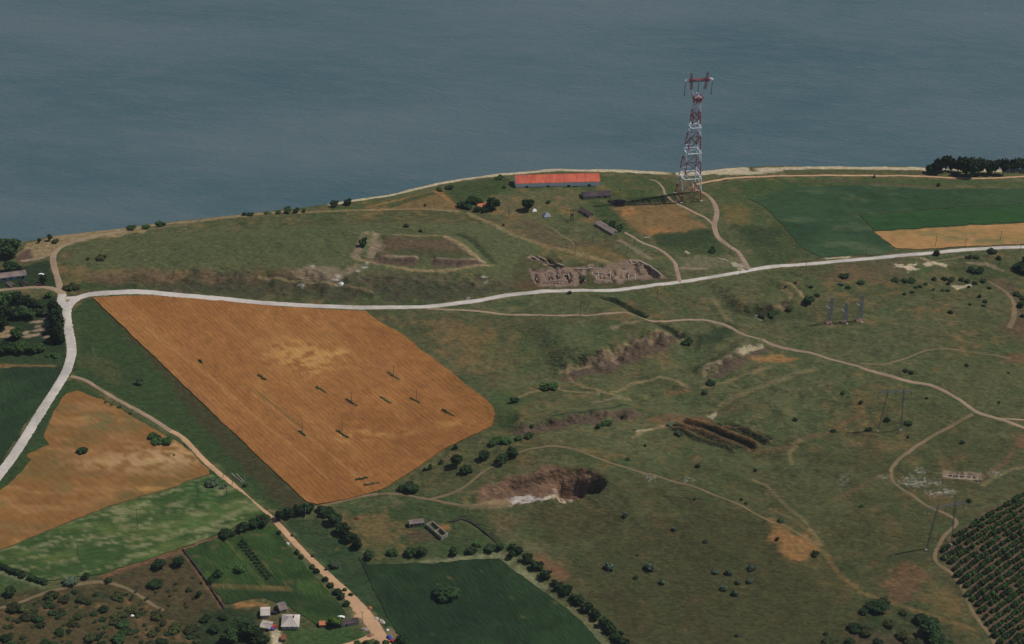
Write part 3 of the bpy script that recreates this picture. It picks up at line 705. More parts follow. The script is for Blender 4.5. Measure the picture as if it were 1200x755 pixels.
field('wheat_crop', [(108, 349), (180, 347), (260, 353), (330, 360), (380, 363), (428, 365), (445, 378), (470, 391), (500, 415), (530, 438), (562, 463), (576, 475), (580, 485), (576, 499), (558, 509), (540, 517), (515, 530), (490, 548), (455, 570), (440, 577), (405, 586), (372, 592), (360, 589), (300, 533), (230, 466), (170, 408)], 0.7, M['wheat'], lines_t(wheat1, [([(296, 462), (352, 505), (420, 560)], 1.4, (158, 118, 74), .5), ([(250, 446), (300, 490), (386, 562)], 1.4, (158, 118, 74), .5), ([(299, 458), (355, 503)], 1.6, (96, 82, 50), .7), ([(170, 384), (250, 446)], 2, (160, 120, 76), .4)]), step=2.2, wob=.7)
wb = PW([(90, 455), (245, 553)]); WANG2 = math.atan2(wb[1][1] - wb[0][1], wb[1][0] - wb[0][0])
M['wheat_low'] = crop_mat('cut_wheat', WANG2, 5, 0.04)
wheat2 = spots(blend((128, 90, 50), [((108, 88, 48), 40, .45, .62, .7, 3, (1, 1), 0), ((150, 112, 72), 12, .5, .68, .6, 7, (.35, 2), -0.1), ((104, 92, 54), 14, .58, .72, .5, 9, (.6, 1.5), .2)]),
               [((190, 535), (34, 12), (168, 136, 96), .7), ((140, 545), (30, 8), (168, 136, 96), .6), ((225, 520), (18, 10), (186, 150, 104), .5), ((95, 490), (8, 4), pale, .7), ((120, 495), (20, 12), (100, 98, 60), .6), ((170, 573), (12, 3), pale, .5)])
field('wheat_stubble', [(90, 458), (130, 473), (170, 497), (205, 517), (225, 530), (244, 551), (246, 556), (200, 571), (120, 596), (60, 620), (0, 645), (-60, 662), (-60, 630), (0, 575), (18, 560), (36, 540), (32, 532), (58, 522), (50, 512), (58, 495), (66, 478), (76, 462)], 0.3, M['wheat_low'], wheat2)
M['wheat_far'] = crop_mat('far_wheat', 0.05, 4, 0.04)
field('wheat_crop', [(1023, 272.5), (1080, 269), (1140, 265), (1200, 262), (1260, 259), (1260, 284), (1200, 286.5), (1140, 289), (1076, 293), (1051, 292)], 0.6, M['wheat_far'],
      spots(blend((164, 124, 80), [((146, 114, 72), 30, .42, .6, .7, 3, (.5, 1.5), 0)]), [((1120, 277), (45, 12), (112, 106, 66), .6), ((1160, 282), (30, 8), (104, 104, 62), .5)]))
M['green_crop'] = crop_mat('green_crop', -1.0, 3, 0.03, 0.4, 0.9)
M['pale_crop'] = crop_mat('pale_green_crop', 0.3, 3, 0.03, 0.45, 0.9)
M['row_crop'] = crop_mat('row_crop', -0.12, 3.2, 0.06, 0.35, 0.8)
field('green_crop', [(-60, 664), (0, 647), (60, 622), (120, 598), (200, 573), (248, 557), (262, 562), (290, 582), (316, 607), (300, 612), (255, 627), (200, 647), (120, 673), (60, 681), (38, 676), (0, 660), (-60, 650)][:-1] , 0.5, M['pale_crop'],
      blend((54, 76, 37), [((84, 98, 52), 24, .46, .66, .8, 3, (.6, 1.6), .25), ((128, 126, 90), 5, .5, .7, .7, 5, (.5, 2.2), .3), ((48, 84, 38), 40, .55, .7, .6, 9, (1, 1), 0)]))
field('green_crop', [(216, 645), (255, 630), (300, 617), (322, 617), (338, 642), (370, 677), (396, 706), (406, 720), (372, 733), (340, 712), (310, 700), (265, 708), (250, 690), (238, 676)], 0.4, M['green_crop'],
      lines_t(blend((47, 68, 33), [((60, 82, 38), 30, .46, .62, .8, 3, (1, 1), 0), ((38, 56, 29), 12, .5, .66, .8, 5, (1, 1), 0), ((100, 92, 58), 9, .62, .78, .6, 6, (1, 1.5), 0)]), [([(250, 687), (285, 688), (340, 692)], 3, (104, 88, 54), .8), ([(262, 700), (330, 706), (385, 712)], 14, (36, 54, 30), .7), ([(264, 632), (312, 690)], 1.5, (88, 90, 50), .5)]))
field('maize_crop', [(421, 654), (432, 662), (470, 661), (506, 661), (556, 656), (584, 655), (600, 668), (640, 695), (680, 727), (712, 765), (760, 810), (520, 830), (478, 790), (468, 745), (446, 706)], 0.4, M['green_crop'],
      blend((33, 50, 30), [((42, 62, 36), 45, .45, .62, .7, 3, (1, 1), 0), ((28, 44, 28), 12, .55, .7, .5, 5, (1, 1), 0), ((96, 92, 62), 7, .76, .84, .7, 6, (1, 1.5), 0)]), smoothed=False)
field('clover_crop', [(-60, 434), (0, 433), (62, 432), (70, 438), (52, 465), (36, 488), (14, 522), (-2, 541), (-60, 580)], 0.4, M['green_crop'], blend((37, 54, 34), [((46, 66, 40), 20, .46, .62, .7, 3, (1, 1), 0)]))
far = blend((46, 68, 44), [((54, 76, 48), 50, .45, .62, .7, 3, (.6, 1.6), -.5), ((80, 92, 64), 24, .6, .74, .6, 5, (.5, 1.6), 0), ((38, 60, 38), 18, .55, .7, .6, 6, (1, 1), 0)])
field('row_crop', [(878, 233), (930, 220), (1000, 217), (1100, 222), (1200, 221), (1270, 220), (1270, 236), (1200, 239), (1080, 247), (1006, 252), (1014, 262), (1021, 270), (1048, 292), (1040, 298), (962, 302), (940, 290), (915, 262), (895, 242)], 0.35, M['row_crop'], far)
field('green_crop', [(1008, 253), (1080, 248), (1200, 240), (1270, 237), (1270, 256), (1200, 260), (1100, 266), (1024, 271)], 0.5, M['row_crop'],
      blend((42, 74, 36), [((46, 72, 42), 40, .45, .6, .8, 3, (.4, 2), 0), ((38, 66, 36), 14, .5, .65, .7, 8, (.3, 2), 0)]))

# ------------------------------------------------------------------ roads and tracks
def ribbon(name, pts, width, m, lift=0.10, wob=0.3, holes=None, kind='structure', ext=None):
    P = spline(PW(pts), 2.5)
    a = np.array(P); t = np.gradient(a, axis=0); t /= np.hypot(t[:, 0], t[:, 1])[:, None] + 1e-9; nrm = np.stack([-t[:, 1], t[:, 0]], 1)
    s = np.linspace(0, 1, len(a)); w = np.interp(s, np.linspace(0, 1, len(width)), width) if isinstance(width, (list, tuple)) else np.full(len(a), width)
    wl_ = w / 2 + (fbm(a[:, 0], a[:, 1], 5, 3, 1) - .5) * wob * 2; wr_ = w / 2 + (fbm(a[:, 0], a[:, 1], 5, 3, 21) - .5) * wob * 2
    cols = 7; co = []
    for j in range(cols):
        k = j / (cols - 1) * 2 - 1
        off = np.where(k < 0, wl_ * k, wr_ * k)
        q = a + nrm * off[:, None]
        z = Hm(q[:, 0], q[:, 1]) + lift + 0.05 * (1 - k * k)
        if j in (0, cols - 1): z = z - lift - 0.12
        co.append(np.stack([q[:, 0], q[:, 1], z], 1))
    co = np.stack(co, 1); n = len(a); ids = np.arange(n * cols).reshape(n, cols)
    f = np.stack([ids[:-1, :-1], ids[:-1, 1:], ids[1:, 1:], ids[1:, :-1]], -1).reshape(-1, 4)[:, ::-1]
    return tag(mesh_np(name, co.reshape(-1, 3), f, m), kind=kind)
MAIN = [(-60, 625), (-20, 580), (0, 555), (20, 528), (45, 488), (68, 452), (79, 432), (84, 410), (80, 385), (78, 366), (84, 354), (98, 347), (120, 343.5), (170, 342.5), (250, 349.5), (330, 356.5), (420, 360.5), (500, 359.5), (545, 354.5), (600, 345.5), (660, 341), (740, 338), (800, 330), (850, 322), (900, 313.5), (960, 308.5), (1020, 303), (1080, 297.5), (1140, 292.5), (1200, 289.5), (1280, 286)]
M['verge'] = mat('gravel_verge', C(118, 108, 86), 1, 0.4, 0.25, col2=C(92, 94, 66))
ribbon('road_verge', MAIN, 8.3, M['verge'], 0.05, 0.5)
ribbon('road', MAIN, [8.4, 8.4, 8.2, 7, 6.4, 6.2, 6.2, 6.2], M['asphalt'], 0.14, 0.12)
T = [
 ('dirt_road', [(80, 352), (74, 350), (72, 342), (67, 325), (62, 305), (66, 294), (80, 286), (110, 277), (150, 271)], [10, 7, 5.5, 6.5, 5, 3.5, 2.5, 2], 'dirt2', .4),
 ('dirt_road', [(150, 271), (200, 265), (260, 257), (310, 252), (380, 247)], [2.2, 2, 2], 'dirt3', .4),
 ('dirt_road', [(73, 345), (60, 338), (35, 337), (0, 340), (-60, 344)], [6, 4, 3.6, 3.6], 'dirt2', .4),
 ('dirt_road', [(76, 362), (72, 352), (73, 345)], [3, 8, 8], 'asphalt', .3),
 ('dirt_road', [(76, 350), (86, 348.5), (96, 348)], [7, 4, 2], 'asphalt', .2),
 ('dirt_road', [(83, 441), (92, 443), (104, 448), (130, 464), (170, 486), (200, 505)], [3.5, 3.5, 4, 4], 'dirt2', .3),
 ('dirt_road', [(200, 505), (215, 514), (240, 540), (280, 575), (318, 607), (340, 630), (370, 661), (400, 690), (420, 711), (437, 732), (452, 756), (468, 790)], [4.0, 4.4, 4.6, 4.6, 4.5, 4.8, 5.2, 7.5, 10, 9, 9], 'dirt', .5),
 ('dirt_road', [(415, 722), (424, 722), (432, 727)], [3, 6, 5], 'dirt', .4),
 ('dirt_road', [(395, 758), (415, 753), (430, 748), (442, 742)], [3, 4, 6], 'dirt', .5),
 ('dirt_track', [(314, 598), (330, 601), (352, 598), (385, 591), (430, 581), (465, 579), (500, 585), (540, 592), (575, 593), (600, 591)], [3, 2.6, 2.6, 2.8, 3], 'dirt3', .4),
 ('dirt_track', [(505, 585), (530, 578), (548, 568), (565, 554), (590, 540), (612, 529), (640, 523), (660, 524), (690, 533), (740, 550), (800, 567), (850, 585), (880, 599), (905, 612), (940, 628), (962, 640)], [2.6, 2.6, 2.2, 2, 2, 2, 2.2, 1.6], 'dirt3', .3),
 ('dirt_track', [(498, 361.5), (525, 363), (560, 364.5), (620, 369.5), (690, 369.5), (760, 375.5), (815, 375), (850, 381), (900, 402), (950, 413.5), (1000, 428), (1050, 443), (1092, 452), (1120, 466), (1143, 482), (1170, 491), (1200, 502), (1270, 526)], [3, 3.4, 3.6, 3.6, 3.6], 'dirt2', .4),
 ('dirt_track', [(1140, 486), (1110, 502), (1075, 522), (1050, 542), (1044, 552), (1050, 568), (1085, 592), (1112, 604), (1121, 612), (1115, 620), (1104, 632), (1096, 648), (1098, 660), (1115, 672), (1128, 690), (1140, 717), (1160, 745), (1175, 770)], [3.2, 3.2, 3.2, 3, 3.2], 'dirt3', .35),
 ('dirt_track', [(1166, 490), (1185, 491.5), (1230, 493)], 2, 'dirt2', .3),
 ('dirt_track', [(1008, 426), (1035, 427), (1062, 420), (1085, 411), (1115, 409.5), (1150, 414), (1185, 420)], [2, 2.2, 2.2, 1.8, 1.4], 'dirt3', .3),
 ('dirt_track', [(1158, 330), (1178, 342), (1188, 356), (1188, 372), (1182, 385)], [2, 4, 5, 4], 'dirt3', .8),
 ('dirt_track', [(761, 210), (770, 213), (777, 220), (780, 228), (792, 238), (814, 249), (828, 256), (836, 264)], [2.2, 3, 3.5, 3], 'dirt2', .4),
 ('dirt_track', [(1300, 204), (1200, 207), (1160, 209), (1125, 208.6), (1080, 206.8), (1024, 206), (950, 205.8), (870, 208), (835, 212), (816, 216)], [3.6, 3.6], 'dirt', .3),
 ('dirt_track', [(812, 214), (815, 222), (826, 227), (836, 237), (840, 250), (837, 264), (841, 277), (852, 287), (864, 295), (872, 306), (877, 316)], [3, 4, 5, 5.5, 5, 4.5, 5], 'dirt2', .5),
 ('dirt_track', [(732, 272.5), (742, 278), (752, 284), (770, 291), (782, 299), (791, 309), (794, 320), (797, 331)], [3, 3.2, 3.5, 4, 4.5], 'dirt2', .4),
 ('dirt_track', [(640, 264), (650, 270), (660, 277), (669, 282), (674, 289)], [1.2, 1.6, 2.4, 2], 'dirt3', .3),
 ('footpath', [(-10, 716), (20, 707), (50, 696), (80, 688), (100, 683.5), (122, 682.5), (140, 687), (160, 696), (178, 708), (192, 716)], [2.5, 3, 3.4, 3.4, 2.6, 3.4], 'dirt3', .4),
 ('footpath', [(1140, 300), (1090, 306), (1080, 302)][::-1], 1.6, 'dirt3', .3),
]
for i, (nm, p, w, mm, wob) in enumerate(T): ribbon(nm, p, w, M[mm], 0.10 + 0.012 * (i % 5), wob)
# ------------------------------------------------------------------ plants
def leafmat(name, rgb, amt=0.4, rnd_=0.38):
    m = mat(name, C(*rgb), 0.85, 0.9, amt, objrand=rnd_, col2=C(*[v * 0.8 for v in rgb]), spec=0.15)
    return m
M['leaf'] = leafmat('dark_foliage', (48, 70, 38)); M['leaf_mid'] = leafmat('mid_foliage', (60, 86, 42)); M['leaf_bright'] = leafmat('bright_foliage', (96, 128, 54))
M['leaf_grey'] = leafmat('grey_green_foliage', (82, 98, 76)); M['leaf_olive'] = leafmat('olive_foliage', (64, 70, 38)); M['weed'] = leafmat('field_weed', (74, 92, 58))
M['bark'] = mat('bark', C(96, 80, 64), 0.95, 3, 0.3)
def crown(seed, lobes, nq, ls, zmin=0.0):
    """leaf clumps spread through the outer volume of several lobes round a dark interior of the same leaves; unit size: radius 1, height 1 (z 0..2)"""
    rs = np.random.RandomState(seed); V = []; Fc = []
    w = np.array([l[3] ** 2 for l in lobes]); w /= w.sum()
    for _ in range(nq):
        l = lobes[rs.choice(len(lobes), p=w)]
        d = rs.normal(size=3); d /= np.linalg.norm(d)
        r = l[3] * (0.72 + 0.36 * rs.rand() ** 1.5)
        c = np.array(l[:3]) + d * r * np.array([1, 1, l[4]])
        if c[2] < zmin: c[2] = zmin + rs.rand() * 0.05
        nrm = d * 0.9 + rs.normal(size=3) * 0.55; nrm /= np.linalg.norm(nrm)
        t = np.cross(nrm, rs.normal(size=3)); t /= np.linalg.norm(t); b2 = np.cross(nrm, t)
        s = ls * (0.6 + 0.8 * rs.rand()); n = len(V)
        for q in range(5):
            a = 2 * math.pi * q / 5; rr = s * (0.65 + 0.6 * rs.rand())
            V.append(c + (t * math.cos(a) + b2 * math.sin(a)) * rr + nrm * (rs.rand() - .5) * s * 0.5)
        Fc.append(tuple(range(n, n + 5)))
    for l in lobes:
        n = len(V); A, B = 8, 5
        for i in range(B + 1):
            th = math.pi * i / B
            for j in range(A):
                ph = 2 * math.pi * j / A + i * .4; k = 0.80 * l[3] * (0.85 + 0.25 * rs.rand())
                V.append(np.array([l[0] + k * math.sin(th) * math.cos(ph), l[1] + k * math.sin(th) * math.sin(ph), max(zmin, l[2] + k * l[4] * math.cos(th))]))
        for i in range(B):
            for j in range(A): Fc.append((n + i * A + j, n + (i + 1) * A + j, n + (i + 1) * A + (j + 1) % A, n + i * A + (j + 1) % A))
    return V, Fc
def mk_mesh(name, V, Fc, m):
    me = bpy.data.meshes.new(name); me.from_pydata([tuple(map(float, v)) for v in V], [], Fc); me.materials.append(m); me.update(); return me
def lobeset(rs, n, spread, r, zc, flat=0.9):
    out = [(0, 0, zc, r, flat)]
    for k in range(n):
        a = 2 * math.pi * (k + rs.rand() * .7) / n; d = spread * (0.7 + 0.5 * rs.rand())
        out.append((d * math.cos(a), d * math.sin(a), zc + (rs.rand() - .5) * 0.7, r * (0.5 + 0.35 * rs.rand()), flat))
    return out
PROTO = {}
def proto(kind, mname):
    key = (kind, mname)
    if key in PROTO: return PROTO[key]
    L = []
    for s in range(4):
        rs = np.random.RandomState(100 * s + len(kind) + 7)
        if kind == 'tree': V, Fc = crown(s, lobeset(rs, 7, .56, .62, 1.05, 1.1), 760, .12, .12)
        elif kind == 'poplar': V, Fc = crown(s + 40, [(0, 0, .6, .75, .9), (.1, 0, 1.0, .72, 1), (-.1, .1, 1.4, .6, 1), (0, 0, 1.75, .35, 1)], 620, .12, .15)
        elif kind == 'low': V, Fc = crown(s + 80, lobeset(rs, 6, .6, .55, .8, 1.15), 420, .15, .0)
        else: V, Fc = crown(s + 120, [(0, 0, .75, .85, 1.15), (.35, .2, .6, .55, 1), (-.3, -.25, .55, .55, 1), (.1, -.4, 1.1, .45, 1)], 240, .2, .0)
        L.append(mk_mesh(kind + '_foliage', V, Fc, M[mname]))
    PROTO[key] = L; return L
TRK = {}
def trunk_mesh(s):
    if s in TRK: return TRK[s]
    mb = MB(); rs = random.Random(s)
    mb.bar((0, 0, -.1), (rs.uniform(-.05, .05), rs.uniform(-.05, .05), .55), .085, .06, 7)
    for k in range(5):
        a = 2 * math.pi * k / 5 + rs.random(); mb.bar((0, 0, .45 + .05 * k), (.5 * math.cos(a), .5 * math.sin(a), 1.0 + .2 * rs.random()), .04, .015, 5)
    me = bpy.data.meshes.new('trunk'); me.from_pydata(mb.v, [], mb.f); me.materials.append(M['bark']); me.update(); TRK[s] = me; return me

LAND = [('the red roofed barn', 652, 212), ('the river pylon', 808, 232), ('the ruined brown shed', 700, 228), ('the long grey roofed shed', 710, 268),
        ('the orange roofed cottage', 567, 241), ('the roadside dig', 660, 323), ('the earth fort', 500, 290), ('the left road fork', 76, 350),
        ('the long left shed', 12, 325), ('the pale quarry face', 625, 585), ('the long parallel earth banks', 845, 512), ('the three grey lattice masts', 989, 378),
        ('the upper twin legged pylon', 1042, 504), ('the lower twin legged pylon', 1098, 645), ('the small trench excavation', 1127, 558), ('the big wheat field', 345, 470),
        ('the cut wheat stubble field', 120, 545), ('the roofless L shaped ruin', 505, 622), ('the hip roofed farmhouse', 338, 730), ('the dark green maize field', 560, 710),
        ('the dirt road bend', 440, 735), ('the hedgerow crossing', 320, 606), ('the pale green crop field', 150, 625), ('the orange bare patch', 930, 640),
        ('the red bare patch', 1062, 685), ('the brown gully scarp', 720, 425), ('the eastern eroded scarp', 860, 425), ('the distant tan wheat strip', 1120, 278), ('the dark green row crop', 960, 255),
        ('the sandy patch', 1062, 315), ('the crescent sandy patch', 1128, 335), ('the terraced knoll', 900, 350), ('the shore tree clump', 1140, 203),
        ('the grassy plateau', 250, 290), ('the road end', 1190, 292), ('the dark copse', 1080, 745), ('the left cove', 30, 298), ('the tall tree row', 66, 385),
        ('the grass track junction', 1142, 485), ('the curved brown track', 1186, 362), ('the brown waste ground', 120, 720), ('the lone round tree', 620, 250)]
LABELS = {}; PEND = []
def later(o, adj, noun, cat, u, v, group=None):
    PEND.append((o, adj, noun, cat, u, v, group)); o['category'] = cat
    if group: o['group'] = group
ORD = ['nearest', 'second nearest', 'third nearest', 'fourth nearest', 'fifth nearest', 'sixth nearest', 'seventh nearest', 'eighth nearest', 'ninth nearest', 'tenth nearest', 'eleventh nearest', 'twelfth nearest', 'thirteenth nearest', 'fourteenth nearest', 'fifteenth nearest']
def flush_labels():
    B = {}
    for p in PEND:
        o, adj, noun, cat, u, v, g = p
        nm, a, b = min(LAND, key=lambda l: math.hypot(l[1] - u, (l[2] - v) * 1.6))
        dx, dy = u - a, v - b
        dr = ('to the left of' if dx < 0 else 'to the right of') if abs(dx) > abs(dy) * 1.3 else ('beyond' if dy < 0 else 'in front of')
        B.setdefault((noun, nm, dr), []).append((math.hypot(dx, dy), p))
    for (noun, nm, dr), L in B.items():
        L.sort(key=lambda q: q[0])
        for i, (_, p) in enumerate(L):
            o, adj = p[0], p[1]
            o['label'] = f"{adj} {noun}, {ORD[min(i, 14)] + ' ' if len(L) > 1 else ''}{dr} {nm}"
def px_scale(x, y, z): return scale_at(x, y, z)
CNT = [0]
def plant(u, v, w, h, kind='bush', m='leaf', label=None, group=None, noun=None, oname='bush'):
    """u, v: foot of the plant in the photo; w, h: width and height it shows there in photo pixels"""
    x, y, z = at(u, v); s = scale_at(x, y, z); CNT[0] += 1; i = CNT[0]; w *= 1.22; h *= 1.08
    r = w / s / 2; el = math.atan2(CAMZ - z, y); hh_ = max(0.7 * r, (h / s - 1.1 * r * math.sin(el)) / math.cos(el) + 0.2 * r)
    y += r * 0.5 if kind in ('tree', 'poplar') else r * .6
    z = gz(x, y)
    rz = rnd.random() * 6.28
    if kind in ('tree', 'poplar'):
        root = empty('tree' if kind == 'tree' else 'poplar_tree', (x, y, z), rz)
        c = bpy.data.objects.new('crown', proto(kind, m)[i % 4]); t = bpy.data.objects.new('trunk', trunk_mesh(i % 3))
        for q in (c, t): COL.objects.link(q); q.parent = root
        c.scale = (r * rnd.uniform(.85, 1.15), r * rnd.uniform(.8, 1.1), hh_ / 1.95); t.scale = (r, r, hh_ / 1.95)
        o = root; noun = noun or 'tree'; cat = 'tree'
    else:
        o = bpy.data.objects.new('shrub' if noun else oname if oname != 'bush' else 'hedge_shrub' if noun else 'bush' if m != 'leaf_grey' else 'silvery_bush', proto(kind, m)[i % 4]); COL.objects.link(o); o.location = (x, y, z - 0.1); o.rotation_euler = (0, 0, rz); o.scale = (r, r * rnd.uniform(.75, 1.0), hh_ / 1.75)
        noun = noun or 'bush'; cat = 'bush'
    adj = {'leaf': 'dark green', 'leaf_mid': 'mid green', 'leaf_bright': 'bright green', 'leaf_grey': 'silvery green', 'leaf_olive': 'olive green'}[m]
    size = 'tiny ' if w < 5 else 'small ' if w < 9 else 'large ' if w > 15 else ''
    if label: tag(o, label, cat, group)
    else: later(o, size + adj, noun, cat, u, v, group)
    return o
# right shore clump
for u, v, w, h in [(1090.5, 204, 12, 12), (1099, 205, 12, 18), (1108, 203, 13, 22), (1116, 202, 11, 17), (1124, 203, 12, 18), (1132, 207, 13, 22), (1139, 209, 14, 25), (1147, 206, 13, 22), (1159, 206, 14, 19), (1166, 205, 11, 18), (1176, 206, 12, 21), (1189, 202, 13, 17), (1197, 201, 11, 16), (1207, 202, 14, 18), (1222, 203, 13, 18)]:
    plant(u, v, w, h, 'tree', 'leaf', group='trees in the clump on the right shore')
# shore and left
for u, v, w, h, k, m in [(391, 243, 10, 8, 'low', 'leaf'), (407, 241, 9, 8, 'low', 'leaf'), (337, 250, 9, 8, 'low', 'leaf_mid'), (347, 250, 7, 6, 'low', 'leaf_mid'), (356, 249, 5, 4, 'bush', 'leaf_mid'), (314, 251, 9, 5, 'low', 'leaf_mid'), (326, 251, 7, 4, 'bush', 'leaf_mid'),
                         (187, 266, 11, 8, 'low', 'leaf'), (153, 270, 12, 3, 'low', 'leaf_mid'), (171, 268, 10, 3, 'low', 'leaf_mid'), (286, 253, 5, 4, 'bush', 'leaf'), (293, 253, 8, 3, 'low', 'leaf_mid'), (64, 286, 9, 4, 'low', 'leaf_olive'),
                         (10, 303, 24, 24, 'tree', 'leaf'), (-5, 303, 20, 22, 'tree', 'leaf'), (11, 321, 18, 15, 'tree', 'leaf'), (22, 320, 9, 9, 'bush', 'leaf'), (46, 285, 4, 6, 'tree', 'leaf'), (58.5, 283, 5, 8, 'tree', 'leaf'),
                         (81, 341, 14, 8, 'low', 'leaf_olive'), (89, 340, 9, 6, 'low', 'leaf_olive'), (118, 305, 12, 6, 'low', 'leaf_olive'), (103, 305, 5, 3, 'low', 'leaf_olive'), (51, 334, 9, 12, 'tree', 'leaf'), (57, 350, 9, 7, 'low', 'leaf_mid')]:
    plant(u, v, w, h, k, m)
for u, v, w, h in [(3, 362, 20, 20), (17, 358, 17, 17), (30, 360, 15, 14), (40, 361, 12, 11), (6, 378, 19, 20), (22, 374, 17, 14), (34, 375, 14, 13), (45, 371, 10, 10), (2, 388, 15, 16), (49, 362, 9, 8), (-10, 372, 20, 20)]:
    plant(u, v, w, h, 'tree', 'leaf_mid' if (u + v) % 3 else 'leaf', group='trees of the left edge grove')
for u, v, w, h in [(62, 372, 14, 18), (67, 376, 13, 20), (63, 382, 13, 18), (69, 387, 14, 20), (65, 392, 14, 20), (70, 398, 13, 20), (65, 403, 14, 18), (71, 404, 11, 15)]:
    plant(u, v, w, h, 'poplar', 'leaf', group='tall trees of the roadside row', noun='tall tree')
for u, v, w, h in [(4, 416, 15, 15), (15, 415, 14, 14), (26, 415, 14, 13), (37, 415, 14, 12), (46, 413, 11, 10), (20, 398, 12, 14), (57, 418, 8, 5), (64, 420, 9, 6), (-8, 416, 15, 15)]:
    plant(u, v, w, h, 'low' if w < 11 else 'tree', 'leaf_mid')
# plots of bushes on the left fields
for u, v, w, h, m in [(96, 532, 12, 8, 'leaf'), (180, 516, 13, 8, 'leaf_mid'), (183, 522, 12, 7, 'leaf_mid'), (195, 522, 15, 9, 'leaf_mid'), (163, 452, 9, 9, 'leaf_grey'), (204, 535, 3, 2, 'leaf'), (152, 486, 4, 2, 'leaf'), (123, 473, 4, 2, 'leaf'), (130, 476, 4, 2, 'leaf'), (139, 479, 5, 2, 'leaf'), (287, 571, 5, 4, 'leaf'), (247, 572, 16, 7, 'leaf_grey'), (261, 573, 10, 5, 'leaf_grey')]:
    plant(u, v, w, h, 'low', m)
for u, v, w, h in [(264, 631, 14, 10), (272, 629, 8, 6), (284, 625, 15, 14), (296, 620, 12, 12), (308, 617, 15, 13), (327, 611, 11, 12), (338, 608, 12, 13), (349, 606, 11, 13), (357, 604, 12, 13), (364, 602, 10, 12), (376, 601, 10, 9), (383, 606, 14, 12), (391, 616, 15, 15), (402, 628, 16, 15), (409, 637, 15, 15), (418, 645, 13, 13)]:
    plant(u, v, w, h, 'tree', 'leaf', group='trees of the hedgerow across the dirt road')
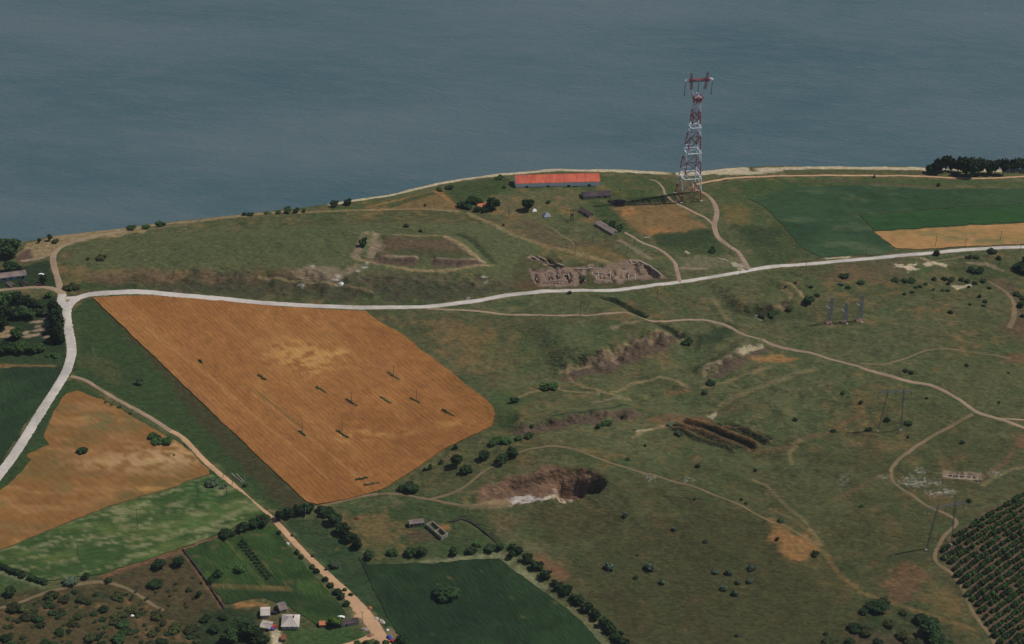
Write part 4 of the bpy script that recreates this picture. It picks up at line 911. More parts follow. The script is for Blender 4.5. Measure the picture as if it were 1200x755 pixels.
for u, v, w, h, k, m in [(432, 657, 14, 10, 'low', 'leaf'), (460, 652, 12, 8, 'low', 'leaf_mid'), (481, 654, 15, 12, 'low', 'leaf'), (494, 653, 14, 12, 'low', 'leaf'), (532, 652, 13, 10, 'low', 'leaf_mid'), (552, 650, 12, 9, 'low', 'leaf'), (575, 648, 14, 9, 'low', 'leaf'), (586, 646, 10, 9, 'low', 'leaf'), (599, 656, 9, 11, 'low', 'leaf'), (560, 641, 10, 6, 'low', 'leaf_mid'),
                         (522, 704, 27, 18, 'tree', 'leaf'), (392, 667, 12, 9, 'low', 'leaf_grey'), (391.5, 735, 13, 13, 'tree', 'leaf_bright'), (481, 578, 18, 12, 'tree', 'leaf'), (470, 576, 8, 8, 'low', 'leaf_mid'),
                         (534, 527, 6, 6, 'bush', 'leaf'), (567.5, 540, 13, 12, 'tree', 'leaf'), (535, 549, 15, 16, 'tree', 'leaf'), (546, 557, 14, 10, 'low', 'leaf'), (517, 544, 6, 5, 'bush', 'leaf'), (504, 551, 6, 7, 'bush', 'leaf'), (498, 552, 4, 4, 'bush', 'leaf'),
                         (588, 544, 14, 11, 'tree', 'leaf'), (600, 537, 12, 11, 'tree', 'leaf'), (581, 522, 14, 9, 'low', 'leaf_mid'), (593, 521, 12, 8, 'low', 'leaf_mid'), (608, 517, 10, 4, 'low', 'leaf_mid'), (620, 514, 12, 4, 'low', 'leaf_mid'),
                         (602, 473, 9, 8, 'low', 'leaf'), (639, 459, 12, 9, 'low', 'leaf_mid'), (648, 458, 12, 9, 'low', 'leaf_mid'), (833, 452, 10, 6, 'low', 'leaf'), (826, 462, 7, 4, 'low', 'leaf'), (806, 405, 13, 5, 'low', 'leaf'), (701, 503, 6, 6, 'bush', 'leaf'), (605, 536, 1, 1, 'bush', 'leaf'),
                         (785, 500, 8, 5, 'low', 'leaf_grey'), (795, 511, 8, 6, 'low', 'leaf_grey'), (843, 501, 8, 5, 'low', 'leaf_mid'), (792, 499, 6, 4, 'low', 'leaf_grey'), (730, 492, 5, 4, 'low', 'leaf_mid'), (712, 500, 12, 6, 'low', 'leaf_mid'), (623, 503, 6, 4, 'low', 'leaf'),
                         (548, 246, 11, 7, 'low', 'leaf'), (541, 244, 10, 8, 'low', 'leaf'), (553, 240, 12, 9, 'tree', 'leaf_mid'), (562, 241, 9, 8, 'tree', 'leaf_mid'), (577, 248, 13, 17, 'tree', 'leaf'), (560, 249, 8, 7, 'tree', 'leaf'), (570, 250, 9, 7, 'low', 'leaf'), (618.5, 249, 16, 16, 'tree', 'leaf'),
                         (643, 239, 6, 4, 'low', 'leaf'), (709, 264, 8, 6, 'low', 'leaf'), (717, 268, 10, 9, 'low', 'leaf'), (725, 272, 10, 9, 'low', 'leaf_mid'), (591, 221, 5, 3, 'bush', 'leaf'), (590, 265, 3, 3, 'bush', 'leaf_mid'), (667.5, 345, 5, 4, 'bush', 'leaf_mid'),
                         (683, 330, 7, 5, 'low', 'leaf_mid'), (476, 267, 6, 4, 'bush', 'leaf'), (493, 272, 4, 3, 'bush', 'leaf'), (424, 290, 8, 9, 'low', 'leaf_mid'), (427, 284, 6, 6, 'low', 'leaf_mid'), (498, 242, 3, 3, 'bush', 'leaf'), (527, 222, 10, 5, 'low', 'leaf'), (515, 224, 8, 4, 'low', 'leaf_mid'), (585, 211, 10, 4, 'low', 'leaf_mid'), (835, 293, 5, 4, 'bush', 'leaf'), (835, 297, 9, 4, 'low', 'leaf'),
                         (1098, 300, 7, 7, 'bush', 'leaf'), (1100, 219, 5, 4, 'bush', 'leaf'), (948, 358, 14, 11, 'low', 'leaf'), (987, 335, 7, 4, 'low', 'leaf_grey'), (994, 339, 6, 4, 'bush', 'leaf'), (990, 327, 10, 5, 'low', 'leaf_mid'), (1009, 334, 9, 3, 'low', 'leaf'), (958, 348, 6, 4, 'bush', 'leaf'), (932, 333, 4, 3, 'bush', 'leaf'), (951, 338, 5, 3, 'bush', 'leaf'),
                         (716, 238, 7, 4, 'low', 'leaf_olive'), (925, 366, 8, 5, 'low', 'leaf_olive'), (905, 372, 10, 6, 'low', 'leaf'), (893, 374, 8, 5, 'low', 'leaf')]:
    if w > 1: plant(u, v, w, h, k, m)
for u, v, w, h in [(608, 651, 11, 10), (618, 661, 13, 12), (628, 669, 13, 12), (639, 680, 13, 13), (650, 688, 9, 8), (656, 694, 11, 11), (664, 699, 13, 12), (672, 705, 10, 10), (678, 710, 13, 12), (688, 718, 14, 13), (698, 727, 14, 13), (708, 736, 13, 13), (715, 744, 14, 13), (723, 752, 14, 13), (731, 761, 14, 13), (600, 645, 9, 8)]:
    plant(u, v, w, h, 'low', 'leaf', group='shrubs of the diagonal hedge', noun='hedge shrub')
for u, v in [(0, 667), (5, 669), (10, 671), (15, 673), (20, 675), (25, 678), (35, 680), (40, 682), (46, 684), (52, 686)]:
    plant(u, v, 8, 7, 'low', 'leaf', group='shrubs of the short hedge at the left edge', noun='hedge shrub')
for u, v, w, h, m in [(12, 699, 13, 11, 'leaf'), (82, 687, 16, 9, 'leaf_grey'), (100, 680, 9, 9, 'leaf'), (127, 684, 9, 6, 'leaf'), (186, 668, 14, 12, 'leaf'), (209, 666, 16, 13, 'leaf'), (181, 690, 16, 9, 'leaf'), (254, 678, 11, 10, 'leaf'), (247, 684, 9, 8, 'leaf'), (281, 672, 13, 10, 'leaf_mid'), (233, 701, 7, 9, 'leaf'), (220, 694, 5, 4, 'leaf'), (280, 745, 22, 18, 'leaf'), (292, 751, 22, 20, 'leaf'), (303, 757, 18, 16, 'leaf'), (268, 757, 20, 18, 'leaf'), (252, 742, 14, 10, 'leaf'), (240, 730, 12, 8, 'leaf'), (262, 728, 12, 8, 'leaf')]:
    plant(u, v, w, h, 'tree' if w > 12 and m == 'leaf' else 'low', m)
# two lines of young trees in the green plot, shrubs along the dirt road
for k in range(12):
    t = k / 11; plant(284 + 32 * t, 636 + 40 * t, 5, 4, 'bush', 'leaf', 'small shrub in the double line across the bright green plot', 'shrubs in the double line on the green plot', oname='shrub')
    plant(281 + 32 * t, 640 + 40 * t, 5, 4, 'bush', 'leaf', 'small shrub in the double line across the bright green plot', 'shrubs in the double line on the green plot', oname='shrub')
for u, v, w, h in [(327, 627, 6, 5), (348, 650, 7, 6), (353, 655, 6, 5), (366, 667, 7, 5), (371, 672, 7, 6), (381, 682, 7, 6), (387, 689, 8, 6), (395, 698, 10, 8), (400, 703, 9, 8), (406, 711, 8, 7), (342, 629, 4, 3), (366, 653, 4, 3), (382, 669, 4, 3), (404, 693, 5, 4), (411, 699, 6, 4)]:
    plant(u, v, w, h, 'bush', 'leaf')
for u in (418, 429, 441, 452): plant(u, 759, 9, 8, 'bush', 'leaf_mid', group='round shrubs at the bottom of the dirt road')
for u, v, w, h in [(470, 757, 14, 12), (478, 762, 12, 10), (463, 760, 8, 7)]: plant(u, v, w, h, 'low', 'leaf')
# lone bushes on the pasture
for u, v, w, h in [(733, 607, 7, 6), (790, 623, 6, 5), (827, 637, 6, 5), (714, 669, 12, 9), (761, 670, 13, 10), (776, 686, 7, 6), (839, 673, 9, 5), (854, 675, 9, 7), (881, 669, 10, 6), (865, 685, 7, 5), (879, 684, 8, 6), (848, 693, 8, 7), (861.5, 699, 8, 7), (864, 747, 5, 4), (815, 586, 5, 4)]:
    plant(u, v, w, h, 'bush', 'leaf_grey', group='silvery bushes on the lower pasture')
for u, v, w, h in [(745, 679, 6, 4), (747, 652, 3, 2), (868.5, 587, 4, 3), (874, 592, 4, 3), (1010, 595, 6, 4), (915, 612, 7, 4), (911, 634, 5, 4), (955.5, 653, 9, 7), (988, 463, 5, 4), (1009, 474, 6, 4), (932, 494, 6, 5), (1040, 495, 7, 6), (1017.5, 506, 8, 6), (977, 507, 7, 4), (1061.6, 437, 6, 4), (1068, 439, 6, 4), (1133, 430, 6, 4), (1086, 468, 4, 3),
                   (1064, 514, 3, 3), (1128, 521, 6, 4), (1182, 438, 3, 2), (1065, 499, 9, 4), (1171, 473, 4, 3), (756, 524, 3, 3), (736, 540, 7, 4), (818, 548, 6, 5), (885, 553, 4, 4), (1049, 331, 9, 5), (1061, 332, 8, 5), (1069, 332, 9, 6), (1095, 329, 5, 4), (1108, 329, 8, 5), (1116, 330, 8, 5), (1085, 334, 5, 3), (1073.5, 338, 5, 3), (1078.6, 337, 5, 3),
                   (1094, 341, 4, 3), (1105, 342, 5, 3), (1111, 342, 5, 3), (1060, 346, 4, 3), (1069, 344, 5, 3), (1111.4, 334, 4, 4), (1127, 330, 7, 4), (1134, 332, 7, 4), (1140, 320, 10, 7), (1149, 321, 11, 7), (1153, 332, 8, 5), (1143, 334, 6, 4), (1135.5, 338, 4, 3), (1159.5, 339, 5, 3), (1148, 349, 4, 4), (1154.5, 355, 6, 4), (1152.7, 360, 5, 3), (1137, 358, 4, 3), (1114, 368, 6, 4),
                   (1164, 298, 11, 4), (1171, 305, 7, 5), (1136, 304, 8, 4), (1145, 304, 8, 4), (1193, 318, 12, 10), (1200, 322, 14, 14), (1206, 312, 14, 12), (1197, 361, 9, 8), (1193, 348, 10, 5), (1203, 353, 10, 6), (1199, 372, 6, 4), (921, 337, 3, 2), (1136, 589, 6, 4)]:
    plant(u, v, w, h, 'bush' if w < 8 else 'low', 'leaf')
for u, v, w, h in [(1028, 719, 20, 13), (1037, 713, 14, 11), (1012, 721, 10, 8), (1002, 742, 15, 10), (1015, 746, 15, 9), (1059, 721, 10, 6), (1043, 736, 14, 8), (1090, 752, 24, 20), (1100, 764, 22, 18), (1080, 733, 18, 12), (1092, 738, 18, 12), (1059, 750, 16, 10), (975, 759, 17, 11), (968, 745, 5, 4), (996, 757, 11, 9), (1073, 762, 18, 12), (1112, 762, 14, 10), (1030, 756, 12, 7)]:
    plant(u, v, w, h, 'tree' if w > 15 else 'low', 'leaf_olive' if (u % 2) else 'leaf')
# waste-ground scrub
SC = [(-30, 712), (50, 702), (100, 694), (150, 695), (195, 728), (232, 735), (242, 790), (-30, 790)]
rr2 = random.Random(12); pts = []
while len(pts) < 150:
    u, v = rr2.uniform(-20, 240), rr2.uniform(692, 775)
    if inside(np.array([u]), np.array([v]), SC)[0] and all(math.hypot(u - a, (v - b) * 1.5) > 5.2 for a, b in pts): pts.append((u, v))
for u, v in pts:
    w = rr2.choice([4, 5, 6, 7, 8, 9, 12, 15]) * rr2.uniform(.8, 1.1)
    plant(u, v, w, w * .62, 'low', rr2.choice(['leaf_olive', 'leaf_olive', 'leaf', 'leaf']), 'scrubby olive green bush on the brown waste ground at the bottom left', 'scrub bushes on the brown waste ground', oname='scrub_bush')
for k in range(26):
    u, v = rr2.uniform(120, 240), rr2.uniform(672, 722)
    if v < 735 - (u - 60) * .42: continue
    plant(u, v, rr2.uniform(3, 6), 3, 'low', 'leaf_olive', 'small low shrub scattered over the reddish plot beside the waste ground', 'low shrubs on the reddish plot', oname='low_shrub')
# orchard
OW = PW(ORCH); a0 = at(1100.6, 636); a1 = at(1200, 576); oa = math.atan2(a1[1] - a0[1], a1[0] - a0[0]); ca, sa = math.cos(oa), math.sin(oa)
om = proto('bush', 'leaf_mid'); om2 = proto('bush', 'leaf')
cand = []
ro = random.Random(4)
for i in range(0, 70):
    for j in range(-70, 110):
        p, q = j * 3.1 + ro.uniform(-.6, .6), -i * 5.0 - 3 + ro.uniform(-.4, .4)
        x = a0[0] + p * ca - q * sa; y = a0[1] + p * sa + q * ca
        if not inside(np.array([x]), np.array([y]), OW)[0] or ro.random() < .07: continue
        d = Vector((x, y, gz(x, y) - CAMZ)); w = d.dot(fwd); uu = CX + F * d.dot(right) / w; vv = CY - F * d.dot(up) / w
        vis = uu < 1206 and vv < 762
        cand.append((x, y, vis, vv))
vis = sorted([c for c in cand if c[2]], key=lambda c: -c[3]); rest = [c for c in cand if not c[2]] + vis[300:]
rest = sorted(rest, key=lambda c: c[0])[:1500]
for k, (x, y, _, _) in enumerate(vis[:300]):
    o = bpy.data.objects.new('orchard_tree', (om if k % 3 else om2)[k % 4]); COL.objects.link(o)
    r = ro.uniform(1.5, 2.4); o.location = (x, y, gz(x, y)); o.rotation_euler = (0, 0, ro.random() * 6.28); o.scale = (r, r, r * ro.uniform(.7, .95))
    tag(o, 'low bushy fruit tree standing in the rows of the orchard at the lower right', 'fruit tree', 'fruit trees in the orchard rows')
if rest:
    base = om[0]; bv = np.array([v.co[:] for v in base.vertices]); V = []; Fc = []; bf = [tuple(p.vertices) for p in base.polygons]; n = 0
    for x, y, _, _ in rest:
        r = ro.uniform(1.5, 2.4); t = ro.random() * 6.28
        w = np.stack([(bv[:, 0] * math.cos(t) - bv[:, 1] * math.sin(t)) * r + x, (bv[:, 0] * math.sin(t) + bv[:, 1] * math.cos(t)) * r + y, bv[:, 2] * r * .85 + gz(x, y)], 1)
        V += w.tolist(); Fc += [tuple(q + n for q in f) for f in bf]; n += len(bv)
    o = bpy.data.objects.new('orchard_rows', mk_mesh('orchard_rows', V, Fc, M['leaf_mid'])); COL.objects.link(o); tag(o, kind='stuff')
# strips of uncut weeds left in the wheat
for u, v, w, a, lb in [(461, 442, 15, 0, 'at the foot of the uppermost pole in the wheat'), (412, 473, 14, 0, 'at the foot of the upper left pole in the wheat'), (452, 470, 13, 0, 'between two poles in the middle of the wheat field'), (487, 471, 12, 0, 'at the foot of the right hand pole in the wheat'),
                       (525, 485, 14, 0, 'farthest right in the ripe wheat'), (377, 458, 13, 0, 'without a pole, left of the middle of the wheat'), (307, 443, 10, 0, 'upper left in the ripe wheat'), (401, 510, 14, 0, 'at the foot of the lowest right pole in the wheat'), (354, 509, 9, 0, 'at the foot of the lowest left pole in the wheat'), (235, 425, 5, 0, 'farthest left in the ripe wheat'),
                       (424, 562, 10, 1, 'near the lower edge of the wheat field'), (436, 568, 13, 1, 'closest to the lower right rim of the wheat field')]:
    x, y, z = at(u, v); s = scale_at(x, y, z); rs = np.random.RandomState(int(u)); L = w / s; ang = WANG + .12 if not a else 0.35
    lob = [((t - .5) * L * 1.3, rs.normal() * .25, .5, .9, .9) for t in np.linspace(0, 1, 7)]
    V, Fc = crown(int(u), lob, 260, .35, 0)
    ob = bpy.data.objects.new('weed_patch', mk_mesh('weed_patch', V, Fc, M['weed'])); COL.objects.link(ob); ob.location = (x, y, gz(x, y) + .3); ob.rotation_euler = (0, 0, ang)
    tag(ob, 'dark green strip of weeds ' + lb, 'weeds', 'weed strips in the ripe wheat field')

# ------------------------------------------------------------------ buildings
M['red_roof'] = mat('red_tile_roof', C(206, 104, 78), 0.8, 0.9, 0.2, col2=C(176, 84, 64), stretch=(1.6, .3, 1))
M['white_wall'] = plain('whitewashed_wall', C(242, 244, 246)); M['dark'] = plain('dark_opening', C(40, 38, 40)); M['grey_roof'] = mat('grey_asbestos_roof', C(138, 122, 114), 0.9, 0.9, .2, col2=C(112, 100, 98))
M['brown_roof'] = mat('weathered_brown_roof', C(84, 72, 72), 0.9, 0.9, .3, col2=C(60, 54, 60)); M['pale_roof'] = mat('pale_sheet_roof', C(196, 186, 178), .7, 0.9, .12, col2=C(176, 166, 158)); M['brick'] = mat('brick_wall', C(140, 104, 88), .95, 2, .25)
M['stone'] = mat('pale_stone', C(168, 156, 142), .95, 1.2, .25, col2=C(140, 128, 118)); M['bluewall'] = plain('pale_blue_wall', C(150, 168, 184)); M['concrete'] = mat('concrete', C(188, 180, 170), .9, .8, .15, col2=C(160, 150, 140))
M['orange_roof'] = mat('orange_tile_roof', C(190, 120, 84), .85, 1.5, .2); M['tent'] = plain('grey_blue_sheet', C(140, 148, 160)); M['rust'] = mat('rusty_sheet', C(128, 78, 60), .8, 2, .3)
def frame_at(u1, v1, u2, v2):
    a = at(u1, v1); b_ = at(u2, v2); L = math.dist(a[:2], b_[:2]); ang = math.atan2(b_[1] - a[1], b_[0] - a[0])
    cx_, cy_ = (a[0] + b_[0]) / 2, (a[1] + b_[1]) / 2
    return cx_, cy_, L, ang
def house(name, pxs, depth, wh, rh, roof, wall, hip=False, over=0.4, openings=(), label=None, cat='building', group=None, chimney=False):
    cx_, cy_, L, ang = frame_at(*pxs)
    mx_, my_ = cx_ - math.sin(ang) * depth / 2, cy_ + math.cos(ang) * depth / 2
    z = min(gz(cx_ + L / 2 * s * math.cos(ang) - q * math.sin(ang), cy_ + L / 2 * s * math.sin(ang) + q * math.cos(ang)) for s in (-1, 0, 1) for q in (0, depth / 2, depth)); zt = max(gz(cx_, cy_), gz(mx_, my_)) - z
    root = empty(name, (mx_, my_, z), ang); h = L / 2; d = depth / 2; wh = wh + zt
    mb = MB(); t = 0.3
    # walls with gables
    mb.box(-h, -d, -.3, h, -d + t, wh); mb.box(-h, d - t, -.3, h, d, wh); mb.box(-h, -d + t, -.3, -h + t, d - t, wh); mb.box(h - t, -d + t, -.3, h, d - t, wh)
    rz = wh + rh
    if not hip:
        for s in (-1, 1):
            x0, x1 = (-h, -h + t) if s < 0 else (h - t, h)
            mb.add([(x0, -d, wh), (x0, d, wh), (x0, 0, rz - .1), (x1, -d, wh), (x1, d, wh), (x1, 0, rz - .1)], [(0, 2, 1), (3, 4, 5), (0, 1, 4, 3), (1, 2, 5, 4), (2, 0, 3, 5)])
    mb.build('wall', M[wall], root)
    rf = MB(); e = over; th = .18; hh2 = h + e; dd = d + e; ez = wh - e * rh / d
    k = d * .95 if hip else 0
    top = [(-hh2, -dd, ez + .05), (hh2, -dd, ez + .05), (hh2 - k, 0, rz), (-hh2 + k, 0, rz), (hh2, dd, ez + .05), (-hh2, dd, ez + .05)]
    bot = [(x, y, zz - th) for x, y, zz in top]
    f = [(0, 1, 2, 3), (5, 3, 2, 4), (6, 9, 8, 7), (11, 10, 8, 9), (0, 6, 7, 1), (4, 10, 11, 5)]
    f += [(1, 4, 2), (0, 3, 5), (7, 8, 10), (6, 11, 9), (1, 7, 10, 4), (5, 11, 6, 0)] if hip else [(1, 7, 8, 2), (2, 8, 10, 4), (0, 3, 9, 6), (3, 5, 11, 9)]
    rf.add(top + bot, f); rfo = rf.build('roof', M[roof], root)
    rd = MB(); rd.bar((-hh2 + k, 0, rz + .03), (hh2 - k, 0, rz + .03), .16, n=5); rd.build('ridge_cap', M[roof], rfo)
    for (x, w_, kd) in openings:
        o = MB().box(x * L - w_ / 2, -d - .06, zt if kd == 'door' else zt + 1.0, x * L + w_ / 2, -d + .05, zt + (2.4 if kd == 'door' else 2.0)); o.build(kd, M['dark'], root)
    if chimney: MB().box(h * .3, -.4, rz - .8, h * .3 + .8, .4, rz + .9).build('chimney', M['brick'], rfo)
    tag(root, label, cat, group); return root
# red roofed barn: whitewashed bays with dark doorways between them
b0 = house('barn', (604.6, 220, 702.5, 218.6), 15, 4.3, 4.4, 'red_roof', 'white_wall', openings=(), label='long white barn with bright red tiled roof near the river bank', cat='barn')
L_ = math.dist(at(604.6, 220)[:2], at(702.5, 218.6)[:2])
for x in (-.372, -.118, .13, .375):
    d_ = MB().box(x * L_ - 1.5, -7.56, 0, x * L_ + 1.5, -7.42, 4.0).build('doorway', M['dark'], b0)
MB().box(.18 * L_, -7.56, 1.4, .24 * L_, -7.42, 2.7).build('window', M['dark'], b0)
MB().box(-L_ / 2, -7.62, -.3, L_ / 2, -7.5, .35).build('plinth', M['dark'], b0)
house('ruined_building', (684, 233.5, 716, 232), 9, 2.6, 2.0, 'brown_roof', 'stone', openings=((-.3, 2, 'window'), (.05, 3, 'window'), (.3, 2, 'door')), label='ruined long building with broken dark brown roof near the barn', cat='building')
house('shed', (678, 248, 690.5, 255.5), 5, 2.2, 1.4, 'brown_roof', 'stone', openings=((.1, 1.4, 'door'),), label='short dark roofed shed set slantwise, smaller of the two slanting sheds', cat='shed')
house('shed', (697, 264.5, 717.5, 276), 6.5, 2.4, 1.5, 'grey_roof', 'stone', openings=((-.2, 1.5, 'door'), (.2, 1.2, 'window')), label='long slanting shed with pale grey brown roof above the grass track', cat='shed')
house('cottage', (561, 247, 571, 245.5), 6, 2.6, 2.4, 'orange_roof', 'white_wall', openings=((-.2, 1, 'window'),), label='small cottage with orange roof half hidden between dark trees', cat='cottage', chimney=True)
house('tent', (637.5, 255.5, 645.5, 255), 6, .6, 3.2, 'tent', 'tent', hip=True, over=.1, label='pale blue grey pointed tent standing on the open grass', cat='tent')
house('tent', (624, 248.5, 629, 248.3), 3.4, .5, 2.0, 'white_wall', 'white_wall', hip=True, over=.1, label='small white tent beside the round dark tree', cat='tent')
house('long_shed', (-38, 335, 31, 326), 8, 3.2, 1.5, 'grey_roof', 'bluewall', openings=((.0, 3, 'window'), (.12, 3, 'window'), (.24, 3, 'window'), (.36, 3, 'window'), (.44, 2, 'door'), (-.15, 3, 'window')), label='long low shed with blue grey wall and pale roof at the left edge', cat='shed')
house('hut', (8, 333.5, 13, 337), 3.5, 1.2, 1.6, 'grey_roof', 'brick', label='left of two small steep roofed huts in front of the long shed', cat='hut', group='two small huts by the left side road')
house('hut', (23, 332, 27.5, 336), 3.5, 1.2, 1.6, 'brown_roof', 'brick', label='right of two small steep roofed huts in front of the long shed', cat='hut', group='two small huts by the left side road')
house('farmhouse', (330.5, 738, 349.5, 738), 10.5, 3.0, 3.0, 'pale_roof', 'concrete', hip=True, over=.6, openings=((-.2, 1, 'window'), (.15, 1, 'window')), label='farmhouse with pale hipped roof beside the sandy yard', cat='house', chimney=True)
house('annex', (328.6, 719, 336.5, 717), 7, 2.4, 1.4, 'grey_roof', 'concrete', openings=((.1, 1, 'door'),), label='small grey brown roofed annex just beyond the pale roofed farmhouse', cat='shed')
house('outbuilding', (306, 725, 316, 724.5), 7.5, 2.4, .9, 'pale_roof', 'concrete', label='flat pale roofed outbuilding at the back left of the farmyard', cat='shed')
house('outbuilding', (305, 738, 316, 740), 6, 2.3, .8, 'concrete', 'concrete', openings=((.2, 1, 'door'),), label='whitish roofed outbuilding at the front left of the farmyard', cat='shed')
house('shed', (330, 752, 334.5, 752), 4, 2, .8, 'rust', 'brick', label='little rusty red shed in front of the farmhouse beside the yard', cat='shed')
house('hut', (374.5, 735.5, 382, 735), 3.6, 2, .9, 'orange_roof', 'brick', over=.25, label='small hut with pinkish roof left of the bright green tree', cat='hut')
house('outbuilding', (400, 736, 421, 731), 4, 2, .7, 'brown_roof', 'concrete', over=.2, openings=((-.2, 1, 'door'),), label='long low brown roofed outbuilding beside the widening dirt road', cat='shed')
# L shaped ruin
cx_, cy_, L, ang = frame_at(481, 619, 499, 615.5)
house('ruin_wing', (480, 619, 497, 616), 4.5, 2.6, .8, 'grey_roof', 'stone', over=.1, openings=((-.35, 1.5, 'door'), (-.1, 1.5, 'window'), (.15, 1.5, 'window')), label='short grey roofed wing at the left of the L shaped ruin', cat='ruin')
def shell(name, pxs, depth, wh, label, m='stone', cat='ruin', cross=0, th=.45, broken=0):
    cx_, cy_, L, ang = frame_at(*pxs); root = empty(name, (cx_, cy_, gz(cx_, cy_)), ang); h = L / 2
    for a in [(-h, 0, h, th), (-h, depth - th, h, depth), (-h, th, -h + th, depth - th), (h - th, th, h, depth - th)]:
        MB().box(a[0], a[1], -.8, a[2], a[3], wh).build('wall', M[m], root)
    for k in range(cross):
        x = -h + L * (k + 1) / (cross + 1); MB().box(x, th, -.8, x + th, depth - th, wh * .8).build('partition_wall', M[m], root)
    rb = random.Random(int(pxs[0]))
    for k in range(broken):
        x, y_, l = rb.uniform(-h * .9, h * .8), rb.uniform(1, depth - 2), rb.uniform(1.5, 5.5); q = rb.random() < .5; hgt = rb.uniform(.2, .9)
        MB().box(x, y_, -.6, x + (l if q else .8), y_ + (.8 if q else min(l, depth - y_)), hgt).build('broken_wall', M[m], root)
    tag(root, label, cat); return root
shell('roofless_building', (499, 617, 517, 633), 5.5, 2.6, 'long roofless wing with grey walls at the right of the L shaped ruin', cross=1)
# excavated foundations: each room block its own stone footing
for pxs, dep, wh, cr, lb in [((624, 333, 671, 332), 17, .5, 3, 'largest block of excavated stone foundations beside the road, at the left end of the dig'), ((674, 331, 686, 330), 16, .5, 0, 'narrow excavated stone room just right of the largest foundation block'),
                             ((694, 328, 716, 330), 14, .4, 1, 'pale excavated foundations in the middle of the roadside dig'), ((736, 329, 745, 329), 9, .4, 0, 'small excavated stone room at the right end of the roadside dig'),
                             ((1109, 560, 1146, 564), 5, .2, 4, 'row of small stone cells uncovered in the lower right pasture')]:
    shell('excavated_foundation', pxs, dep, wh, lb, cat='ruins', cross=cr, th=.65, broken=0 if dep < 6 else int(L_ * .2) if False else {17: 16, 16: 5, 14: 9, 9: 3}[dep])
M['char'] = mat('dark_straw', C(62, 54, 58), 1, 1.5, .3)
def stone_wall(pts, w, h, label, m='stone', name='stone_wall'):
    P = spline(PW(pts), 2.0); mb = MB(); r3 = random.Random(int(pts[0][0]))
    x0, y0 = P[len(P) // 2]; z0 = gz(x0, y0)
    for i in range(len(P) - 1):
        (ax, ay), (bx, by) = P[i], P[i + 1]; dx, dy = bx - ax, by - ay; l = math.hypot(dx, dy) + 1e-6; nx_, ny_ = -dy / l * w / 2, dx / l * w / 2
        za = gz(ax, ay) - z0; zb = gz(bx, by) - z0; t = h * r3.uniform(.6, 1.1); g = .03
        ax, ay, bx, by = ax - x0 + dx * g, ay - y0 + dy * g, bx - x0 - dx * g, by - y0 - dy * g
        mb.add([(ax - nx_, ay - ny_, za - .8), (bx - nx_, by - ny_, zb - .8), (bx + nx_, by + ny_, zb - .8), (ax + nx_, ay + ny_, za - .8), (ax - nx_, ay - ny_, za + t), (bx - nx_, by - ny_, zb + t), (bx + nx_, by + ny_, zb + t), (ax + nx_, ay + ny_, za + t)],
               [(0, 3, 2, 1), (4, 5, 6, 7), (0, 1, 5, 4), (1, 2, 6, 5), (2, 3, 7, 6), (3, 0, 4, 7)])
    o = mb.build(name, M[m]); o.location = (x0, y0, z0); tag(o, label, 'wall'); return o
stone_wall([(624, 301), (656, 313.5)], .9, .8, 'long low stone wall between the two slanting trenches of the dig')
stone_wall([(630, 300.5), (661, 312)], .9, .8, 'low stone wall along the upper slanting trench of the dig')
stone_wall([(749, 307), (762, 313), (775, 323)], 1.2, 1.0, 'slanting stone wall at the far right of the roadside dig')
stone_wall([(738, 306), (748, 308)], 1.2, .9, 'short stone wall at the top right corner of the roadside dig')
stone_wall([(672, 318), (706, 315)], 1, .7, 'low stone wall across the middle of the roadside dig')
stone_wall([(842, 304), (853, 306)], 1.4, .6, 'upper short pale slab wall by the road junction')
stone_wall([(860, 309), (868, 312), (878, 316)], 2.4, .5, 'pale broken slab wall beside the road junction')
stone_wall([(755, 279), (762, 278.5)], 1.4, .7, 'short pale wall right of the long grey roofed shed')
stone_wall([(214, 644), (236, 673), (263, 714)], .7, 1.3, 'dark brown boundary wall between the reddish plot and the bright green plot', 'char', 'boundary_wall')
stone_wall([(525, 612), (545, 610), (565, 622), (590, 642)], .7, .9, 'thin dark wall line running down from the quarry track to the hedge', 'char', 'boundary_wall')
# dark heap, rubble heaps, sheet stacks
def heap(u, v, w, d_, h, m, label, name='spoil_heap', ang=0.0, cat='heap'):
    x, y, z = at(u, v); mb = MB(); rs = random.Random(int(u * 7)); A, B = 14, 5; V = []
    for i in range(B + 1):
        r = 1 - i / B
        for j in range(A):
            t = 2 * math.pi * j / A; k = r * (1 + rs.uniform(-.18, .18)); V.append((math.cos(t) * k * w / 2, math.sin(t) * k * d_ / 2, h * (1 - r * r) * rs.uniform(.85, 1.1) - (.4 if i == 0 else 0)))
    F_ = [(i * A + j, i * A + (j + 1) % A, (i + 1) * A + (j + 1) % A, (i + 1) * A + j) for i in range(B) for j in range(A)]
    o = mb.add(V, F_).build(name, M[m]); o.location = (x, y, z); o.rotation_euler = (0, 0, ang); return tag(o, label, cat)
heap(724, 237.5, 17, 10, 3, 'char', 'long dark brown heap right of the ruined brown building', ang=.25)
heap(427, 738, 6, 3.4, 1.3, 'stone', 'pale rubble heap at the corner of the low brown outbuilding', 'rubble_heap')
heap(434, 745, 6, 3, 1.2, 'brick', 'brownish rubble heap on the left verge of the widening dirt road', 'rubble_heap', .6)
heap(448, 729, 6, 3, 1.2, 'pale_roof', 'heap of grey sheets on the right verge of the dirt road', 'sheet_pile', -.8)
heap(441, 725, 4, 3, .8, 'concrete', 'darker grey rubble on the right verge near the grey sheets', 'rubble_heap', -.8)
heap(433.5, 713, 3.4, 2.4, 1.6, 'orange_roof', 'small pinkish brick pile on the right verge of the dirt road', 'brick_pile')
heap(454, 739, 2.6, 2, 1.2, 'white_wall', 'small white heap beside the blue cart near the road', 'rubble_heap')
